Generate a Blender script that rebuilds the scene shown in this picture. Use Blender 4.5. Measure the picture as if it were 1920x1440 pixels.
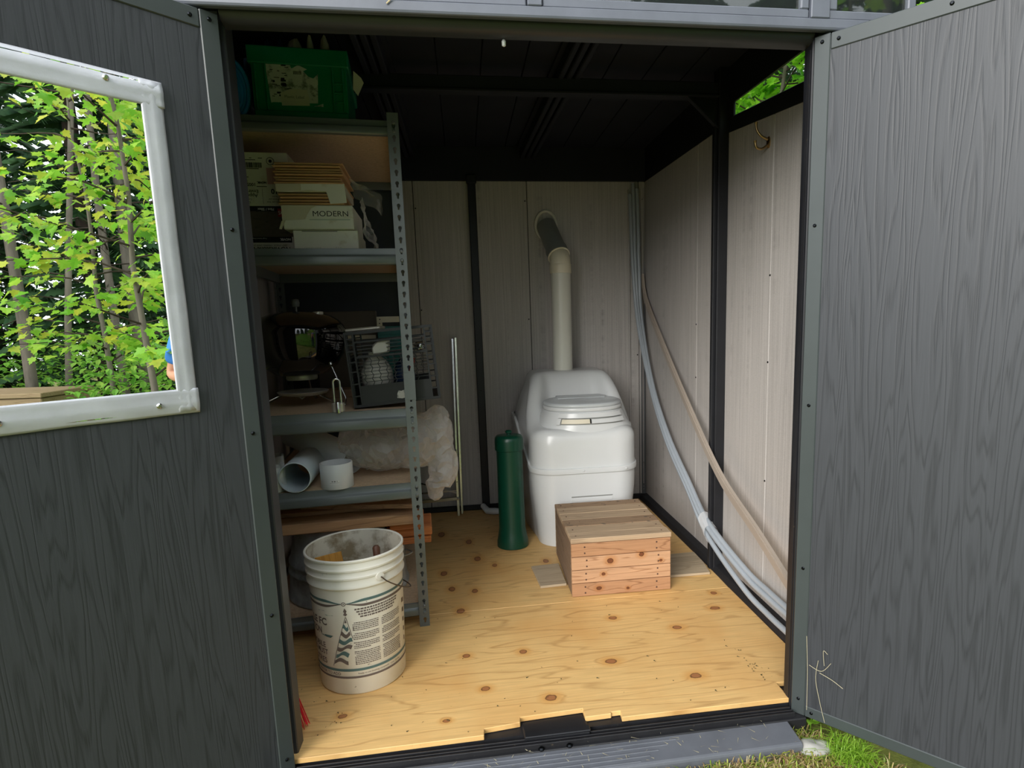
import bpy, bmesh, math, random
from math import sin, cos, pi, radians, sqrt, atan2
from mathutils import Vector, Matrix, noise as mnoise

random.seed(7)
scene = bpy.context.scene
COL = scene.collection
for o in list(bpy.data.objects):
    bpy.data.objects.remove(o, do_unlink=True)

# ---------------------------------------------------------------- camera
YAW, PITCH, ROLL = 0.1402, 0.1561, 0.0282
fwd = Vector((sin(YAW) * cos(PITCH), cos(YAW) * cos(PITCH), -sin(PITCH)))
r0 = Vector((cos(YAW), -sin(YAW), 0.0))
d0 = fwd.cross(r0)
right = cos(ROLL) * r0 + sin(ROLL) * d0
down = -sin(ROLL) * r0 + cos(ROLL) * d0
cam_data = bpy.data.cameras.new('camera')
cam = bpy.data.objects.new('camera', cam_data)
COL.objects.link(cam)
m = Matrix.Identity(4)
for i in range(3):
    m[i][0], m[i][1], m[i][2] = right[i], -down[i], -fwd[i]
m[0][3], m[1][3], m[2][3] = 0.5063, -1.5800, 1.1560
cam.matrix_world = m
cam_data.sensor_fit = 'HORIZONTAL'
cam_data.sensor_width = 36.0
cam_data.lens = 36.0 * 1150.0 / 1920.0
cam_data.shift_x = -77.17 / 1920.0
cam_data.shift_y = 62.70 / 1920.0
cam_data.clip_start = 0.02
cam_data.clip_end = 200
scene.camera = cam

# ---------------------------------------------------------------- light: a bright overcast sky and a soft veiled sun
world = bpy.data.worlds.new('overcast_sky')
scene.world = world
world.use_nodes = True
wn = world.node_tree
wn.nodes.clear()
w_out = wn.nodes.new('ShaderNodeOutputWorld')
w_bg = wn.nodes.new('ShaderNodeBackground')
w_bg.inputs['Color'].default_value = (0.90, 0.95, 1.0, 1)
w_bg.inputs['Strength'].default_value = 1.5
wn.links.new(w_bg.outputs[0], w_out.inputs[0])

sun_data = bpy.data.lights.new('veiled_sun', 'SUN')
sun_data.energy = 2.8
sun_data.angle = radians(40)
sun_data.color = (1.0, 0.97, 0.92)
sun = bpy.data.objects.new('veiled_sun', sun_data)
COL.objects.link(sun)
sun.rotation_euler = Vector((0.54, 0.76, -0.40)).to_track_quat('-Z', 'Y').to_euler()

scene.view_settings.view_transform = 'Standard'
scene.view_settings.look = 'None'
scene.view_settings.gamma = 1.0
scene.view_settings.use_curve_mapping = False
scene.view_settings.exposure = 0.6


# ---------------------------------------------------------------- helpers
def lin(c):
    c = c / 255.0
    return c / 12.92 if c <= 0.04045 else ((c + 0.055) / 1.055) ** 2.4


def S(r, g, b):
    return (lin(r), lin(g), lin(b), 1.0)


def tag(o, label=None, cat=None, group=None, kind=None):
    if label: o['label'] = label
    if cat: o['category'] = cat
    if group: o['group'] = group
    if kind: o['kind'] = kind
    return o


def thing(name, label, cat, loc=(0, 0, 0), rot=(0, 0, 0), group=None, kind=None):
    o = bpy.data.objects.new(name, None)
    o.empty_display_size = 0.05
    COL.objects.link(o)
    o.location = loc
    o.rotation_euler = rot
    return tag(o, label, cat, group, kind)


class MB:
    """collects simple solids, then links them as ONE mesh object"""
    def __init__(self):
        self.v = []
        self.f = []

    def add(self, verts, faces, mat=None):
        n = len(self.v)
        for p in verts:
            p = Vector(p)
            self.v.append(mat @ p if mat is not None else p)
        self.f += [tuple(i + n for i in fc) for fc in faces]
        return self

    def box(self, x0, x1, y0, y1, z0, z1, mat=None):
        return self.add([(x0, y0, z0), (x1, y0, z0), (x1, y1, z0), (x0, y1, z0),
                         (x0, y0, z1), (x1, y0, z1), (x1, y1, z1), (x0, y1, z1)],
                        [(0, 3, 2, 1), (4, 5, 6, 7), (0, 1, 5, 4), (1, 2, 6, 5), (2, 3, 7, 6), (3, 0, 4, 7)], mat)

    def prism(self, poly, a0, a1, axis='z', mat=None):
        """poly: 2-D outline; extruded along axis between a0 and a1"""
        def P(u, w, a):
            return {'z': (u, w, a), 'y': (u, a, w), 'x': (a, u, w)}[axis]
        n = len(poly)
        vs = [P(u, w, a0) for u, w in poly] + [P(u, w, a1) for u, w in poly]
        fs = [tuple(range(n))[::-1], tuple(range(n, 2 * n))]
        fs += [(i, (i + 1) % n, n + (i + 1) % n, n + i) for i in range(n)]
        return self.add(vs, fs, mat)

    def lathe(self, prof, n=32, mat=None, cap0=True, cap1=True):
        vs, fs = [], []
        for r, z in prof:
            vs += [(r * cos(2 * pi * i / n), r * sin(2 * pi * i / n), z) for i in range(n)]
        for k in range(len(prof) - 1):
            for i in range(n):
                j = (i + 1) % n
                fs.append((k * n + i, k * n + j, (k + 1) * n + j, (k + 1) * n + i))
        if cap0: fs.append(tuple(range(n))[::-1])
        if cap1: fs.append(tuple(range((len(prof) - 1) * n, len(prof) * n)))
        return self.add(vs, fs, mat)

    def tube(self, path, r, n=8, closed=False, caps=True, mat=None):
        path = [Vector(p) for p in path]
        m_ = len(path)
        rr = r if isinstance(r, (list, tuple)) else [r] * m_
        T = []
        for i in range(m_):
            if closed:
                t = path[(i + 1) % m_] - path[i - 1]
            else:
                t = path[min(i + 1, m_ - 1)] - path[max(i - 1, 0)]
            T.append(t.normalized())
        up = Vector((0, 0, 1)) if abs(T[0].z) < 0.9 else Vector((1, 0, 0))
        nrm = (up - up.dot(T[0]) * T[0]).normalized()
        vs, fs = [], []
        for i in range(m_):
            if i:
                nrm = (nrm - nrm.dot(T[i]) * T[i])
                nrm = nrm.normalized() if nrm.length > 1e-6 else T[i].orthogonal().normalized()
            b = T[i].cross(nrm)
            for k in range(n):
                a = 2 * pi * k / n
                vs.append(path[i] + rr[i] * (cos(a) * nrm + sin(a) * b))
        for i in range(m_ if closed else m_ - 1):
            for k in range(n):
                a, b_ = i * n + k, i * n + (k + 1) % n
                c, d = ((i + 1) % m_) * n + (k + 1) % n, ((i + 1) % m_) * n + k
                fs.append((a, b_, c, d))
        if caps and not closed:
            fs.append(tuple(range(n))[::-1])
            fs.append(tuple(range((m_ - 1) * n, m_ * n)))
        return self.add(vs, fs, mat)

    def bar(self, a, b, w, h, up=(0, 0, 1), mat=None):
        """rectangular bar from a to b, w across, h along up"""
        a, b, up = Vector(a), Vector(b), Vector(up)
        t = (b - a).normalized()
        s = t.cross(up).normalized()
        u = s.cross(t).normalized()
        vs = []
        for p in (a, b):
            for i, j in ((-1, -1), (1, -1), (1, 1), (-1, 1)):
                vs.append(p + s * (i * w / 2) + u * (j * h / 2))
        return self.add(vs, [(3, 2, 1, 0), (4, 5, 6, 7), (0, 1, 5, 4), (1, 2, 6, 5), (2, 3, 7, 6), (3, 0, 4, 7)], mat)

    def grid(self, nu, nv, fn, closed_u=False):
        """surface fn(i, j) -> point"""
        vs = [fn(i, j) for j in range(nv) for i in range(nu)]
        fs = []
        for j in range(nv - 1):
            for i in range(nu if closed_u else nu - 1):
                i2 = (i + 1) % nu
                fs.append((j * nu + i, j * nu + i2, (j + 1) * nu + i2, (j + 1) * nu + i))
        return self.add(vs, fs)

    def mesh(self, name, bevel=0.0, seg=1, smooth=None, fix=True):
        me = bpy.data.meshes.new(name)
        me.from_pydata([tuple(p) for p in self.v], [], self.f)
        if fix or bevel > 0:
            bm = bmesh.new()
            bm.from_mesh(me)
            if fix:
                bmesh.ops.recalc_face_normals(bm, faces=bm.faces)
            if bevel > 0:
                ed = [e for e in bm.edges if len(e.link_faces) == 2 and e.calc_face_angle(0) > radians(28)]
                bmesh.ops.bevel(bm, geom=ed, offset=bevel, segments=seg, profile=0.5, affect='EDGES', clamp_overlap=True)
            bm.to_mesh(me)
            bm.free()
        if smooth is not None:
            me.polygons.foreach_set('use_smooth', [True] * len(me.polygons))
            if smooth < 179:
                me.set_sharp_from_angle(angle=radians(smooth))
        me.update()
        return me

    def build(self, name, mat, parent=None, bevel=0.0, seg=1, smooth=None, loc=None, rot=None, fix=True):
        return link(name, self.mesh(name, bevel, seg, smooth, fix), mat, parent, loc, rot)


def link(name, me, mat=None, parent=None, loc=None, rot=None):
    o = bpy.data.objects.new(name, me)
    COL.objects.link(o)
    if mat is not None and not me.materials:
        me.materials.append(mat)
    if parent is not None:
        o.parent = parent
    if loc is not None: o.location = loc
    if rot is not None: o.rotation_euler = rot
    return o


def copy_tree(o, parent=None):
    c = o.copy()
    COL.objects.link(c)
    c.parent = parent
    for ch in list(o.children):
        copy_tree(ch, c)
    return c


def plate_with_holes(outline, holes, thick, mat4=None):
    """flat plate in the xz plane with real holes, extruded along +y by thick"""
    bm = bmesh.new()
    edges = []
    for loop in [outline] + holes:
        vs = [bm.verts.new((x, 0, z)) for x, z in loop]
        edges += [bm.edges.new((vs[i], vs[(i + 1) % len(vs)])) for i in range(len(vs))]
    bmesh.ops.triangle_fill(bm, use_beauty=True, use_dissolve=False, edges=edges)
    geo = bmesh.ops.extrude_face_region(bm, geom=list(bm.faces))
    bmesh.ops.translate(bm, vec=(0, thick, 0), verts=[g for g in geo['geom'] if isinstance(g, bmesh.types.BMVert)])
    bmesh.ops.recalc_face_normals(bm, faces=bm.faces)
    if mat4 is not None:
        bm.transform(mat4)
    return bm


def bm_obj(name, bm, mat, parent=None, smooth=None):
    me = bpy.data.meshes.new(name)
    bm.to_mesh(me)
    bm.free()
    if smooth is not None:
        me.polygons.foreach_set('use_smooth', [True] * len(me.polygons))
        me.set_sharp_from_angle(angle=radians(smooth))
    return link(name, me, mat, parent)


def text_data(s, size, align='CENTER', bold=0.0):
    """2-D lettering as (verts, faces)"""
    cu = bpy.data.curves.new('lettering', 'FONT')
    cu.body = s
    cu.size = size
    cu.align_x = align
    cu.align_y = 'CENTER'
    cu.offset = bold
    cu.resolution_u = 3
    ob = bpy.data.objects.new('lettering_tmp', cu)
    me = bpy.data.meshes.new_from_object(ob)
    vs = [v.co.copy() for v in me.vertices]
    fs = [tuple(p.vertices) for p in me.polygons]
    bpy.data.objects.remove(ob)
    bpy.data.curves.remove(cu)
    bpy.data.meshes.remove(me)
    return vs, fs


# ---------------------------------------------------------------- materials
def nodes_of(name):
    mt = bpy.data.materials.new(name)
    mt.use_nodes = True
    nt = mt.node_tree
    nt.nodes.clear()
    out = nt.nodes.new('ShaderNodeOutputMaterial')
    bs = nt.nodes.new('ShaderNodeBsdfPrincipled')
    nt.links.new(bs.outputs[0], out.inputs[0])
    return mt, nt, bs, out


class NT:
    def __init__(self, nt):
        self.nt = nt

    def n(self, t, **kw):
        nd = self.nt.nodes.new(t)
        for k, v in kw.items():
            setattr(nd, k, v)
        return nd

    def l(self, a, b):
        self.nt.links.new(a, b)

    def coord(self, scale=(1, 1, 1), loc=(0, 0, 0)):
        tc = self.n('ShaderNodeTexCoord')
        mp = self.n('ShaderNodeMapping')
        mp.inputs['Scale'].default_value = scale
        mp.inputs['Location'].default_value = loc
        self.l(tc.outputs['Object'], mp.inputs['Vector'])
        return mp.outputs[0]

    def noise(self, vec, scale, detail=4, rough=0.55, dist=0.0):
        nd = self.n('ShaderNodeTexNoise')
        nd.inputs['Scale'].default_value = scale
        nd.inputs['Detail'].default_value = detail
        nd.inputs['Roughness'].default_value = rough
        nd.inputs['Distortion'].default_value = dist
        self.l(vec, nd.inputs['Vector'])
        return nd.outputs['Fac']

    def math(self, op, a, b=None, clamp=False):
        nd = self.n('ShaderNodeMath', operation=op)
        nd.use_clamp = clamp
        for i, x in enumerate((a, b)):
            if x is None: continue
            if isinstance(x, (int, float)): nd.inputs[i].default_value = x
            else: self.l(x, nd.inputs[i])
        return nd.outputs[0]

    def ramp(self, fac, stops):
        nd = self.n('ShaderNodeValToRGB')
        el = nd.color_ramp.elements
        while len(el) < len(stops): el.new(0.5)
        for e, (p, c) in zip(el, stops):
            e.position = p
            e.color = c if len(c) == 4 else (*c, 1)
        self.l(fac, nd.inputs[0])
        return nd.outputs[0]

    def mix(self, fac, a, b, mode='MIX'):
        nd = self.n('ShaderNodeMix', data_type='RGBA', blend_type=mode)
        for key, x in ((0, fac), (6, a), (7, b)):
            if isinstance(x, (int, float)): nd.inputs[key].default_value = x
            elif isinstance(x, tuple): nd.inputs[key].default_value = x
            else: self.l(x, nd.inputs[key])
        return nd.outputs[2]

    def bump(self, h, bs, strength=0.3, dist=0.002):
        nd = self.n('ShaderNodeBump')
        nd.inputs['Strength'].default_value = strength
        nd.inputs['Distance'].default_value = dist
        self.l(h, nd.inputs['Height'])
        self.l(nd.outputs[0], bs.inputs['Normal'])

    def mask(self, v, lo, hi):
        nd = self.n('ShaderNodeMapRange')
        nd.inputs['From Min'].default_value = lo
        nd.inputs['From Max'].default_value = hi
        nd.clamp = True
        self.l(v, nd.inputs['Value'])
        return nd.outputs[0]


def setp(bs, rough=0.5, metal=0.0, spec=0.5, coat=0.0):
    bs.inputs['Roughness'].default_value = rough
    bs.inputs['Metallic'].default_value = metal
    bs.inputs['Specular IOR Level'].default_value = spec
    if coat:
        bs.inputs['Coat Weight'].default_value = coat
        bs.inputs['Coat Roughness'].default_value = 0.05


def plain(name, col, rough=0.5, metal=0.0, spec=0.5, var=0.12, vs=6.0, stretch=(1, 1, 1), bump=0.0, bs_scale=60.0, coat=0.0, dirt=None):
    """one colour with soft mottling, an optional fine relief and optional dirt specks"""
    mt, nt, bs, out = nodes_of(name)
    t = NT(nt)
    v = t.coord(stretch)
    f = t.noise(v, vs, 5)
    a = tuple(max(0, c * (1 - var)) for c in col[:3]) + (1,)
    b = tuple(min(1, c * (1 + var)) for c in col[:3]) + (1,)
    c = t.ramp(f, [(0.3, a), (0.7, b)])
    if dirt:
        dcol, dscale, lo, hi = dirt
        dm = t.mask(t.noise(t.coord(), dscale, 6, 0.65), lo, hi)
        c = t.mix(dm, c, dcol)
    t.l(c, bs.inputs['Base Color'])
    setp(bs, rough, metal, spec, coat)
    if bump:
        t.bump(t.noise(v, bs_scale, 4), bs, bump, 0.002)
    return mt


def grain(name, col, line, freq=(7, 7, 0.8), rings=14.0, fiber=(160, 160, 3), rough=0.5, spec=0.5, amount=0.6, bump=0.4, width=(0.72, 0.95), knots=None, knotcol=None, tint=None, speck=None, kplane='xy'):
    """contours of a stretched noise give cathedral grain; real relief from the same field"""
    mt, nt, bs, out = nodes_of(name)
    t = NT(nt)
    f = t.noise(t.coord(freq), 1.0, 2.5, 0.5, 0.3)
    s = t.math('MULTIPLY', f, rings)
    kmask = None
    if knots:
        tc = t.n('ShaderNodeTexCoord')
        best = None
        for kx, ky, rx, ry in knots:
            mp = t.n('ShaderNodeMapping', vector_type='POINT')
            mp.inputs['Location'].default_value = (-kx / rx, -ky / ry, 0) if kplane == 'xy' else (-kx / rx, 0, -ky / ry)
            mp.inputs['Scale'].default_value = (1 / rx, 1 / ry, 0) if kplane == 'xy' else (1 / rx, 0, 1 / ry)
            t.l(tc.outputs['Object'], mp.inputs['Vector'])
            ln = t.n('ShaderNodeVectorMath', operation='LENGTH')
            t.l(mp.outputs[0], ln.inputs[0])
            best = ln.outputs['Value'] if best is None else t.math('MINIMUM', best, ln.outputs['Value'])
        wob = t.math('MULTIPLY', t.math('SUBTRACT', t.noise(t.coord((50, 50, 50)), 1.0, 3), 0.5), 0.7)
        kd = t.math('ADD', best, wob)
        kmask = kd
        halo = t.math('DIVIDE', 1.6, t.math('ADD', kd, 0.6))
        s = t.math('ADD', s, halo)
    fr = t.math('FRACT', s)
    tri = t.math('ABSOLUTE', t.math('SUBTRACT', t.math('MULTIPLY', fr, 2.0), 1.0))
    ln_ = t.mask(tri, width[0], width[1])
    fb = t.noise(t.coord(fiber), 1.0, 3, 0.6)
    lf = t.math('MULTIPLY', ln_, t.mask(fb, 0.25, 0.6))
    base = t.ramp(fb, [(0.3, tuple(c * 0.86 for c in col[:3])), (0.7, tuple(min(1, c * 1.1) for c in col[:3]))])
    if tint:
        base = t.mix(t.mask(t.noise(t.coord((1, 1, 1)), tint[1], 4), 0.45, 0.75), base, tint[0])
    c = t.mix(t.math('MULTIPLY', lf, amount), base, line)
    if kmask is not None:
        c = t.mix(t.mask(kmask, 3.2, 0.8), c, tuple(x * y for x, y in zip(col[:3], (0.84, 0.66, 0.45))) + (1,))
        c = t.mix(t.mask(kmask, 1.15, 0.85), c, knotcol)
        c = t.mix(t.mask(t.math('ABSOLUTE', t.math('SUBTRACT', kmask, 1.0)), 0.22, 0.02), c, tuple(x * 0.4 for x in knotcol[:3]) + (1,))
    if speck:
        c = t.mix(t.mask(t.noise(t.coord(), speck[1], 5, 0.7), speck[2], speck[2] + 0.05), c, speck[0])
    t.l(c, bs.inputs['Base Color'])
    setp(bs, rough, 0, spec)
    h = t.math('SUBTRACT', t.math('MULTIPLY', fb, 0.35), lf)
    t.bump(h, bs, bump, 0.0015)
    return mt


def metalm(name, col, rough=0.3, var=0.15, vs=20.0):
    return plain(name, col, rough, 1.0, 0.5, var, vs)


def film(name, tint=(0.93, 0.93, 0.92, 1), clear=0.45, rough=0.12):
    """thin clear or milky plastic film"""
    mt, nt, bs, out = nodes_of(name)
    t = NT(nt)
    bs.inputs['Base Color'].default_value = tint
    setp(bs, rough, 0, 0.8)
    tr = t.n('ShaderNodeBsdfTransparent')
    tl = t.n('ShaderNodeBsdfTranslucent')
    tl.inputs['Color'].default_value = tint
    m1 = t.n('ShaderNodeMixShader')
    m1.inputs[0].default_value = 0.4
    t.l(bs.outputs[0], m1.inputs[1]); t.l(tl.outputs[0], m1.inputs[2])
    m2 = t.n('ShaderNodeMixShader')
    lw = t.n('ShaderNodeLayerWeight')
    lw.inputs['Blend'].default_value = 0.5
    fz = t.math('MULTIPLY', t.math('SUBTRACT', 1.0, t.math('POWER', lw.outputs['Facing'], 1.5)), clear, True)
    t.l(fz, m2.inputs[0])
    t.l(m1.outputs[0], m2.inputs[1]); t.l(tr.outputs[0], m2.inputs[2])
    t.l(m2.outputs[0], out.inputs[0])
    t.bump(t.noise(t.coord(), 30.0, 5, 0.6, 1.0), bs, 0.6, 0.01)
    return mt


def glassm(name):
    mt, nt, bs, out = nodes_of(name)
    t = NT(nt)
    gl = t.n('ShaderNodeBsdfGlossy')
    gl.inputs['Roughness'].default_value = 0.02
    tr = t.n('ShaderNodeBsdfTransparent')
    tr.inputs['Color'].default_value = (0.93, 0.96, 0.94, 1)
    lw = t.n('ShaderNodeLayerWeight')
    lw.inputs['Blend'].default_value = 0.5
    f5 = t.math('ADD', t.math('MULTIPLY', t.math('POWER', lw.outputs['Facing'], 5.0), 0.9), 0.06)
    mx = t.n('ShaderNodeMixShader')
    t.l(f5, mx.inputs[0]); t.l(tr.outputs[0], mx.inputs[1]); t.l(gl.outputs[0], mx.inputs[2])
    t.l(mx.outputs[0], out.inputs[0])
    return mt


def leafm(name, cols, trans=0.45, rough=0.45):
    mt, nt, bs, out = nodes_of(name)
    t = NT(nt)
    geo = t.n('ShaderNodeNewGeometry')
    oi = t.n('ShaderNodeObjectInfo')
    rnd = t.math('FRACT', t.math('ADD', geo.outputs['Random Per Island'], oi.outputs['Random']))
    k = len(cols)
    c = t.ramp(rnd, [(i / max(1, k - 1), cc) for i, cc in enumerate(cols)])
    t.l(c, bs.inputs['Base Color'])
    setp(bs, rough, 0, 0.4)
    tl = t.n('ShaderNodeBsdfTranslucent')
    t.l(c, tl.inputs['Color'])
    mx = t.n('ShaderNodeMixShader')
    mx.inputs[0].default_value = trans
    t.l(bs.outputs[0], mx.inputs[1]); t.l(tl.outputs[0], mx.inputs[2])
    t.l(mx.outputs[0], out.inputs[0])
    return mt


KN = [(0.09, 0.18, .012, .009), (0.40, 0.10, .010, .007), (0.72, 0.155, .016, .014), (0.95, 0.32, .018, .013), (1.20, 0.185, .018, .013),
      (1.03, 0.62, .014, .012), (1.25, 0.50, .016, .012), (1.45, 0.62, .017, .012), (0.52, 0.24, .013, .011), (0.66, 0.44, .012, .012),
      (0.46, 0.45, .012, .011), (0.44, 0.80, .015, .020), (0.50, 0.98, .012, .018), (0.40, 1.02, .013, .020), (0.52, 1.35, .014, .026),
      (0.36, 1.20, .013, .024), (0.60, 1.25, .010, .018), (0.33, 1.75, .016, .035), (0.48, 1.60, .013, .03), (0.85, 1.25, .012, .02), (1.5, 0.75, .012, .012)]
M = {}
M['ply'] = grain('plywood', S(218, 178, 116), S(148, 102, 50), freq=(0.9, 6.5, 1), rings=9, fiber=(6, 130, 1), rough=0.55, amount=0.5, bump=0.15,
                 width=(0.80, 0.97), knots=KN, knotcol=S(158, 104, 62), tint=(S(206, 156, 92), 2.6), speck=(S(104, 76, 44), 115.0, 0.665))
M['door'] = grain('embossed_grey_door', S(58, 60, 64), S(33, 35, 38), freq=(15, 1, 0.8), rings=15, fiber=(260, 1, 6), rough=0.45, spec=0.45, amount=0.6, bump=0.28, width=(0.5, 0.95),
                  speck=(S(170, 168, 160), 70.0, 0.80))
M['frame'] = plain('grey_green_metal_strip', S(60, 66, 66), 0.38, 0.0, 0.5, 0.06, 9, bump=0.05, dirt=(S(120, 120, 115), 40, 0.72, 0.8))
M['facade'] = plain('grey_facade', S(96, 100, 110), 0.4, 0, 0.5, 0.10, 12, bump=0.1)
M['black'] = plain('black_plastic', S(24, 25, 29), 0.45, 0, 0.4, 0.15, 10, bump=0.1)
M['rail'] = plain('black_track', S(30, 30, 33), 0.5, 0, 0.4, 0.2, 25, bump=0.2, dirt=(S(105, 92, 70), 60, 0.66, 0.78))
M['roof'] = plain('dark_roof_lining', S(34, 36, 44), 0.7, 0, 0.2, 0.15, 4)
M['sill'] = plain('grey_sill', S(92, 95, 102), 0.4, 0, 0.5, 0.12, 10, bump=0.15, dirt=(S(168, 160, 140), 75, 0.70, 0.76))
M['bolt'] = metalm('dark_bolt', S(40, 42, 45), 0.3)
M['mirror'] = nodes_of('mirror_silver')[0]
_b = M['mirror'].node_tree.nodes['Principled BSDF']
_b.inputs['Base Color'].default_value = (0.93, 0.95, 0.94, 1); _b.inputs['Metallic'].default_value = 1; _b.inputs['Roughness'].default_value = 0.0
M['tape'] = plain('silver_duct_tape', S(196, 198, 204), 0.42, 0.25, 0.5, 0.12, 7, bump=0.35, bs_scale=45)
M['steel'] = metalm('bright_steel', S(205, 205, 205), 0.22)
M['rack'] = plain('grey_enamel', S(104, 110, 110), 0.33, 0.15, 0.5, 0.05, 8)
M['chip'] = grain('particle_board', S(196, 170, 140), S(160, 132, 100), freq=(40, 40, 40), rings=3, fiber=(90, 90, 90), rough=0.7, amount=0.5, bump=0.05)
M['glass'] = glassm('window_glass')


def taupe():
    mt, nt, bs, out = nodes_of('taupe_wall_panel')
    t = NT(nt)
    fb = t.noise(t.coord((110, 110, 1.6)), 1.0, 3, 0.6)
    fx = t.noise(t.coord((220, 220, 260)), 1.0, 2, 0.5)
    base = t.ramp(t.math('ADD', t.math('MULTIPLY', fb, 0.7), t.math('MULTIPLY', fx, 0.3)), [(0.3, S(158, 153, 149)), (0.7, S(188, 183, 179))])
    streak = t.math('MULTIPLY', t.mask(t.noise(t.coord((26, 26, 0.5)), 1.0, 3), 0.55, 0.72), t.mask(t.noise(t.coord((3, 3, 22)), 1.0, 4), 0.48, 0.66))
    c = t.mix(t.math('MULTIPLY', streak, 0.4), base, S(96, 92, 88))
    t.l(c, bs.inputs['Base Color'])
    setp(bs, 0.55, 0, 0.35)
    t.bump(fb, bs, 0.15, 0.001)
    return mt


M['taupe'] = taupe()

# ================================================================ THE SHED
XL, XR, YB = -0.40, 1.635, 2.183          # inner faces of left, right and back wall


def struct(name, label, cat, loc=(0, 0, 0), rot=(0, 0, 0)):
    return thing(name, label, cat, loc, rot, kind='structure')


def screw(parent, p, nrm, r=0.004, mat=None, name='screw'):
    q = Vector(nrm).to_track_quat('Z', 'Y').to_matrix().to_4x4()
    mb = MB().lathe([(r, 0), (r, r * 0.3), (r * 0.55, r * 0.7)], 10, Matrix.Translation(p) @ q)
    return mb.build(name, mat or M['bolt'], parent, smooth=40)


M['lintel'] = plain('dark_lintel', S(50, 51, 55), 0.4, 0, 0.5, 0.08)
# ---- floor: two sheets of plywood on a black base
fl = struct('floor', 'plywood floor of two knotty sheets laid on a black base', 'floor')
front = [(-0.385, 0.008), (0.508, 0.016), (0.509, 0.044), (0.614, 0.054), (0.616, 0.077), (0.806, 0.085), (0.806, 0.043), (0.885, 0.045), (0.886, 0.052),
         (0.914, 0.053), (0.912, 0.023), (1.12, 0.022), (1.436, 0.019), (1.436, 0.10), (1.585, 0.10), (1.585, 0.790), (-0.385, 0.790)]
MB().prism(front, -0.016, 0.0).build('plywood_sheet', M['ply'], fl, bevel=0.0015)
MB().prism([(-0.385, 0.7945), (1.585, 0.7935), (1.60, 1.4), (1.585, 2.165), (-0.385, 2.165)], -0.017, -0.001).build('plywood_sheet', M['ply'], fl, bevel=0.0015)
MB().box(-0.42, 1.66, 0.02, 2.21, -0.075, -0.0175).build('base', M['rail'], fl)

# ---- threshold: black track with ribs, catch plate, grey sill
th = struct('trim_1', 'black door track with raised ribs across the threshold', 'threshold')
MB().box(-0.02, 1.46, -0.040, 0.09, -0.075, -0.030).build('track_bed', M['rail'], th, bevel=0.003)
for y, w, h in ((0.004, 0.005, 0.012), (-0.010, 0.004, 0.012), (-0.024, 0.006, 0.014)):
    MB().box(0.0, 1.43, y - w / 2, y + w / 2, -0.031, -0.031 + h).build('track_rib', M['rail'], th, bevel=0.001)
cp = MB().prism([(0.622, -0.004), (0.812, -0.006), (0.812, 0.040), (0.803, 0.079), (0.618, 0.072)], -0.030, -0.012).build('catch_plate', M['black'], th, bevel=0.004)
MB().box(0.622, 0.812, -0.008, 0.016, -0.013, -0.006).build('raised_lip', M['black'], cp, bevel=0.002)
for x in (0.665, 0.745):
    screw(th, (x, -0.032, -0.030), (0, 0, 1), 0.009, M['bolt'])
sl = struct('trim_2', 'grey sloping sill plate with fine ridges below the door track', 'sill')
MB().prism([(-0.037, -0.033), (-0.120, -0.043), (-0.126, -0.049), (-0.126, -0.090), (-0.037, -0.090)], 0.02, 1.40, 'x').build('plate', M['sill'], sl, bevel=0.003)
for k in range(5):
    y = -0.052 - k * 0.015
    z = -0.033 - (-0.037 - y) / 0.083 * 0.010
    MB().box(0.02, 1.05 - 0.03 * k, y - 0.003, y + 0.003, z - 0.004, z + 0.0014).build('ridge', M['sill'], sl, bevel=0.001)

# ---- back wall
wb = struct('wall_back', 'taupe back wall of tall boards with a black rib', 'wall')
MB().box(XL - 0.03, XR + 0.03, YB + 0.009, YB + 0.035, -0.02, 2.17).build('backing', M['black'], wb)
for a, b in ((XL, -0.075), (-0.070, 0.256), (0.260, 0.588), (0.592, 0.915), (0.919, 1.594), (1.598, XR)):
    MB().box(a, b, YB, YB + 0.010, 0.0, 1.972).build('panel', M['taupe'], wb, bevel=0.0015)
rb = MB().box(0.572, 0.618, YB - 0.030, YB + 0.002, 0.0, 1.985).build('rib', M['black'], wb, bevel=0.004)
MB().box(0.566, 0.624, YB - 0.036, YB, 1.955, 2.0).build('rib_cap', M['black'], rb, bevel=0.003)
for x, z in ((0.905, 1.86), (0.905, 1.17), (0.268, 1.82), (0.268, 1.24), (1.585, 0.93), (0.594, 1.0), (0.594, 0.75), (0.594, 0.5)):
    screw(wb, (x, YB - (0.030 if x == 0.594 else 0), z), (0, -1, 0), 0.004)
MB().box(XL, XR, YB - 0.018, YB, -0.001, 0.030).build('baseboard_back', M['black'], None, bevel=0.004)
tag(bpy.data.objects['baseboard_back'], 'black skirting along the foot of the back wall', 'baseboard', kind='structure')


def ztop(y):                                 # top of the taupe boards of the side wall
    return 1.836 + (y - 0.40) * 0.122 if y < 1.0 else 1.948 + (y - 1.05) * 0.022


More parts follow.
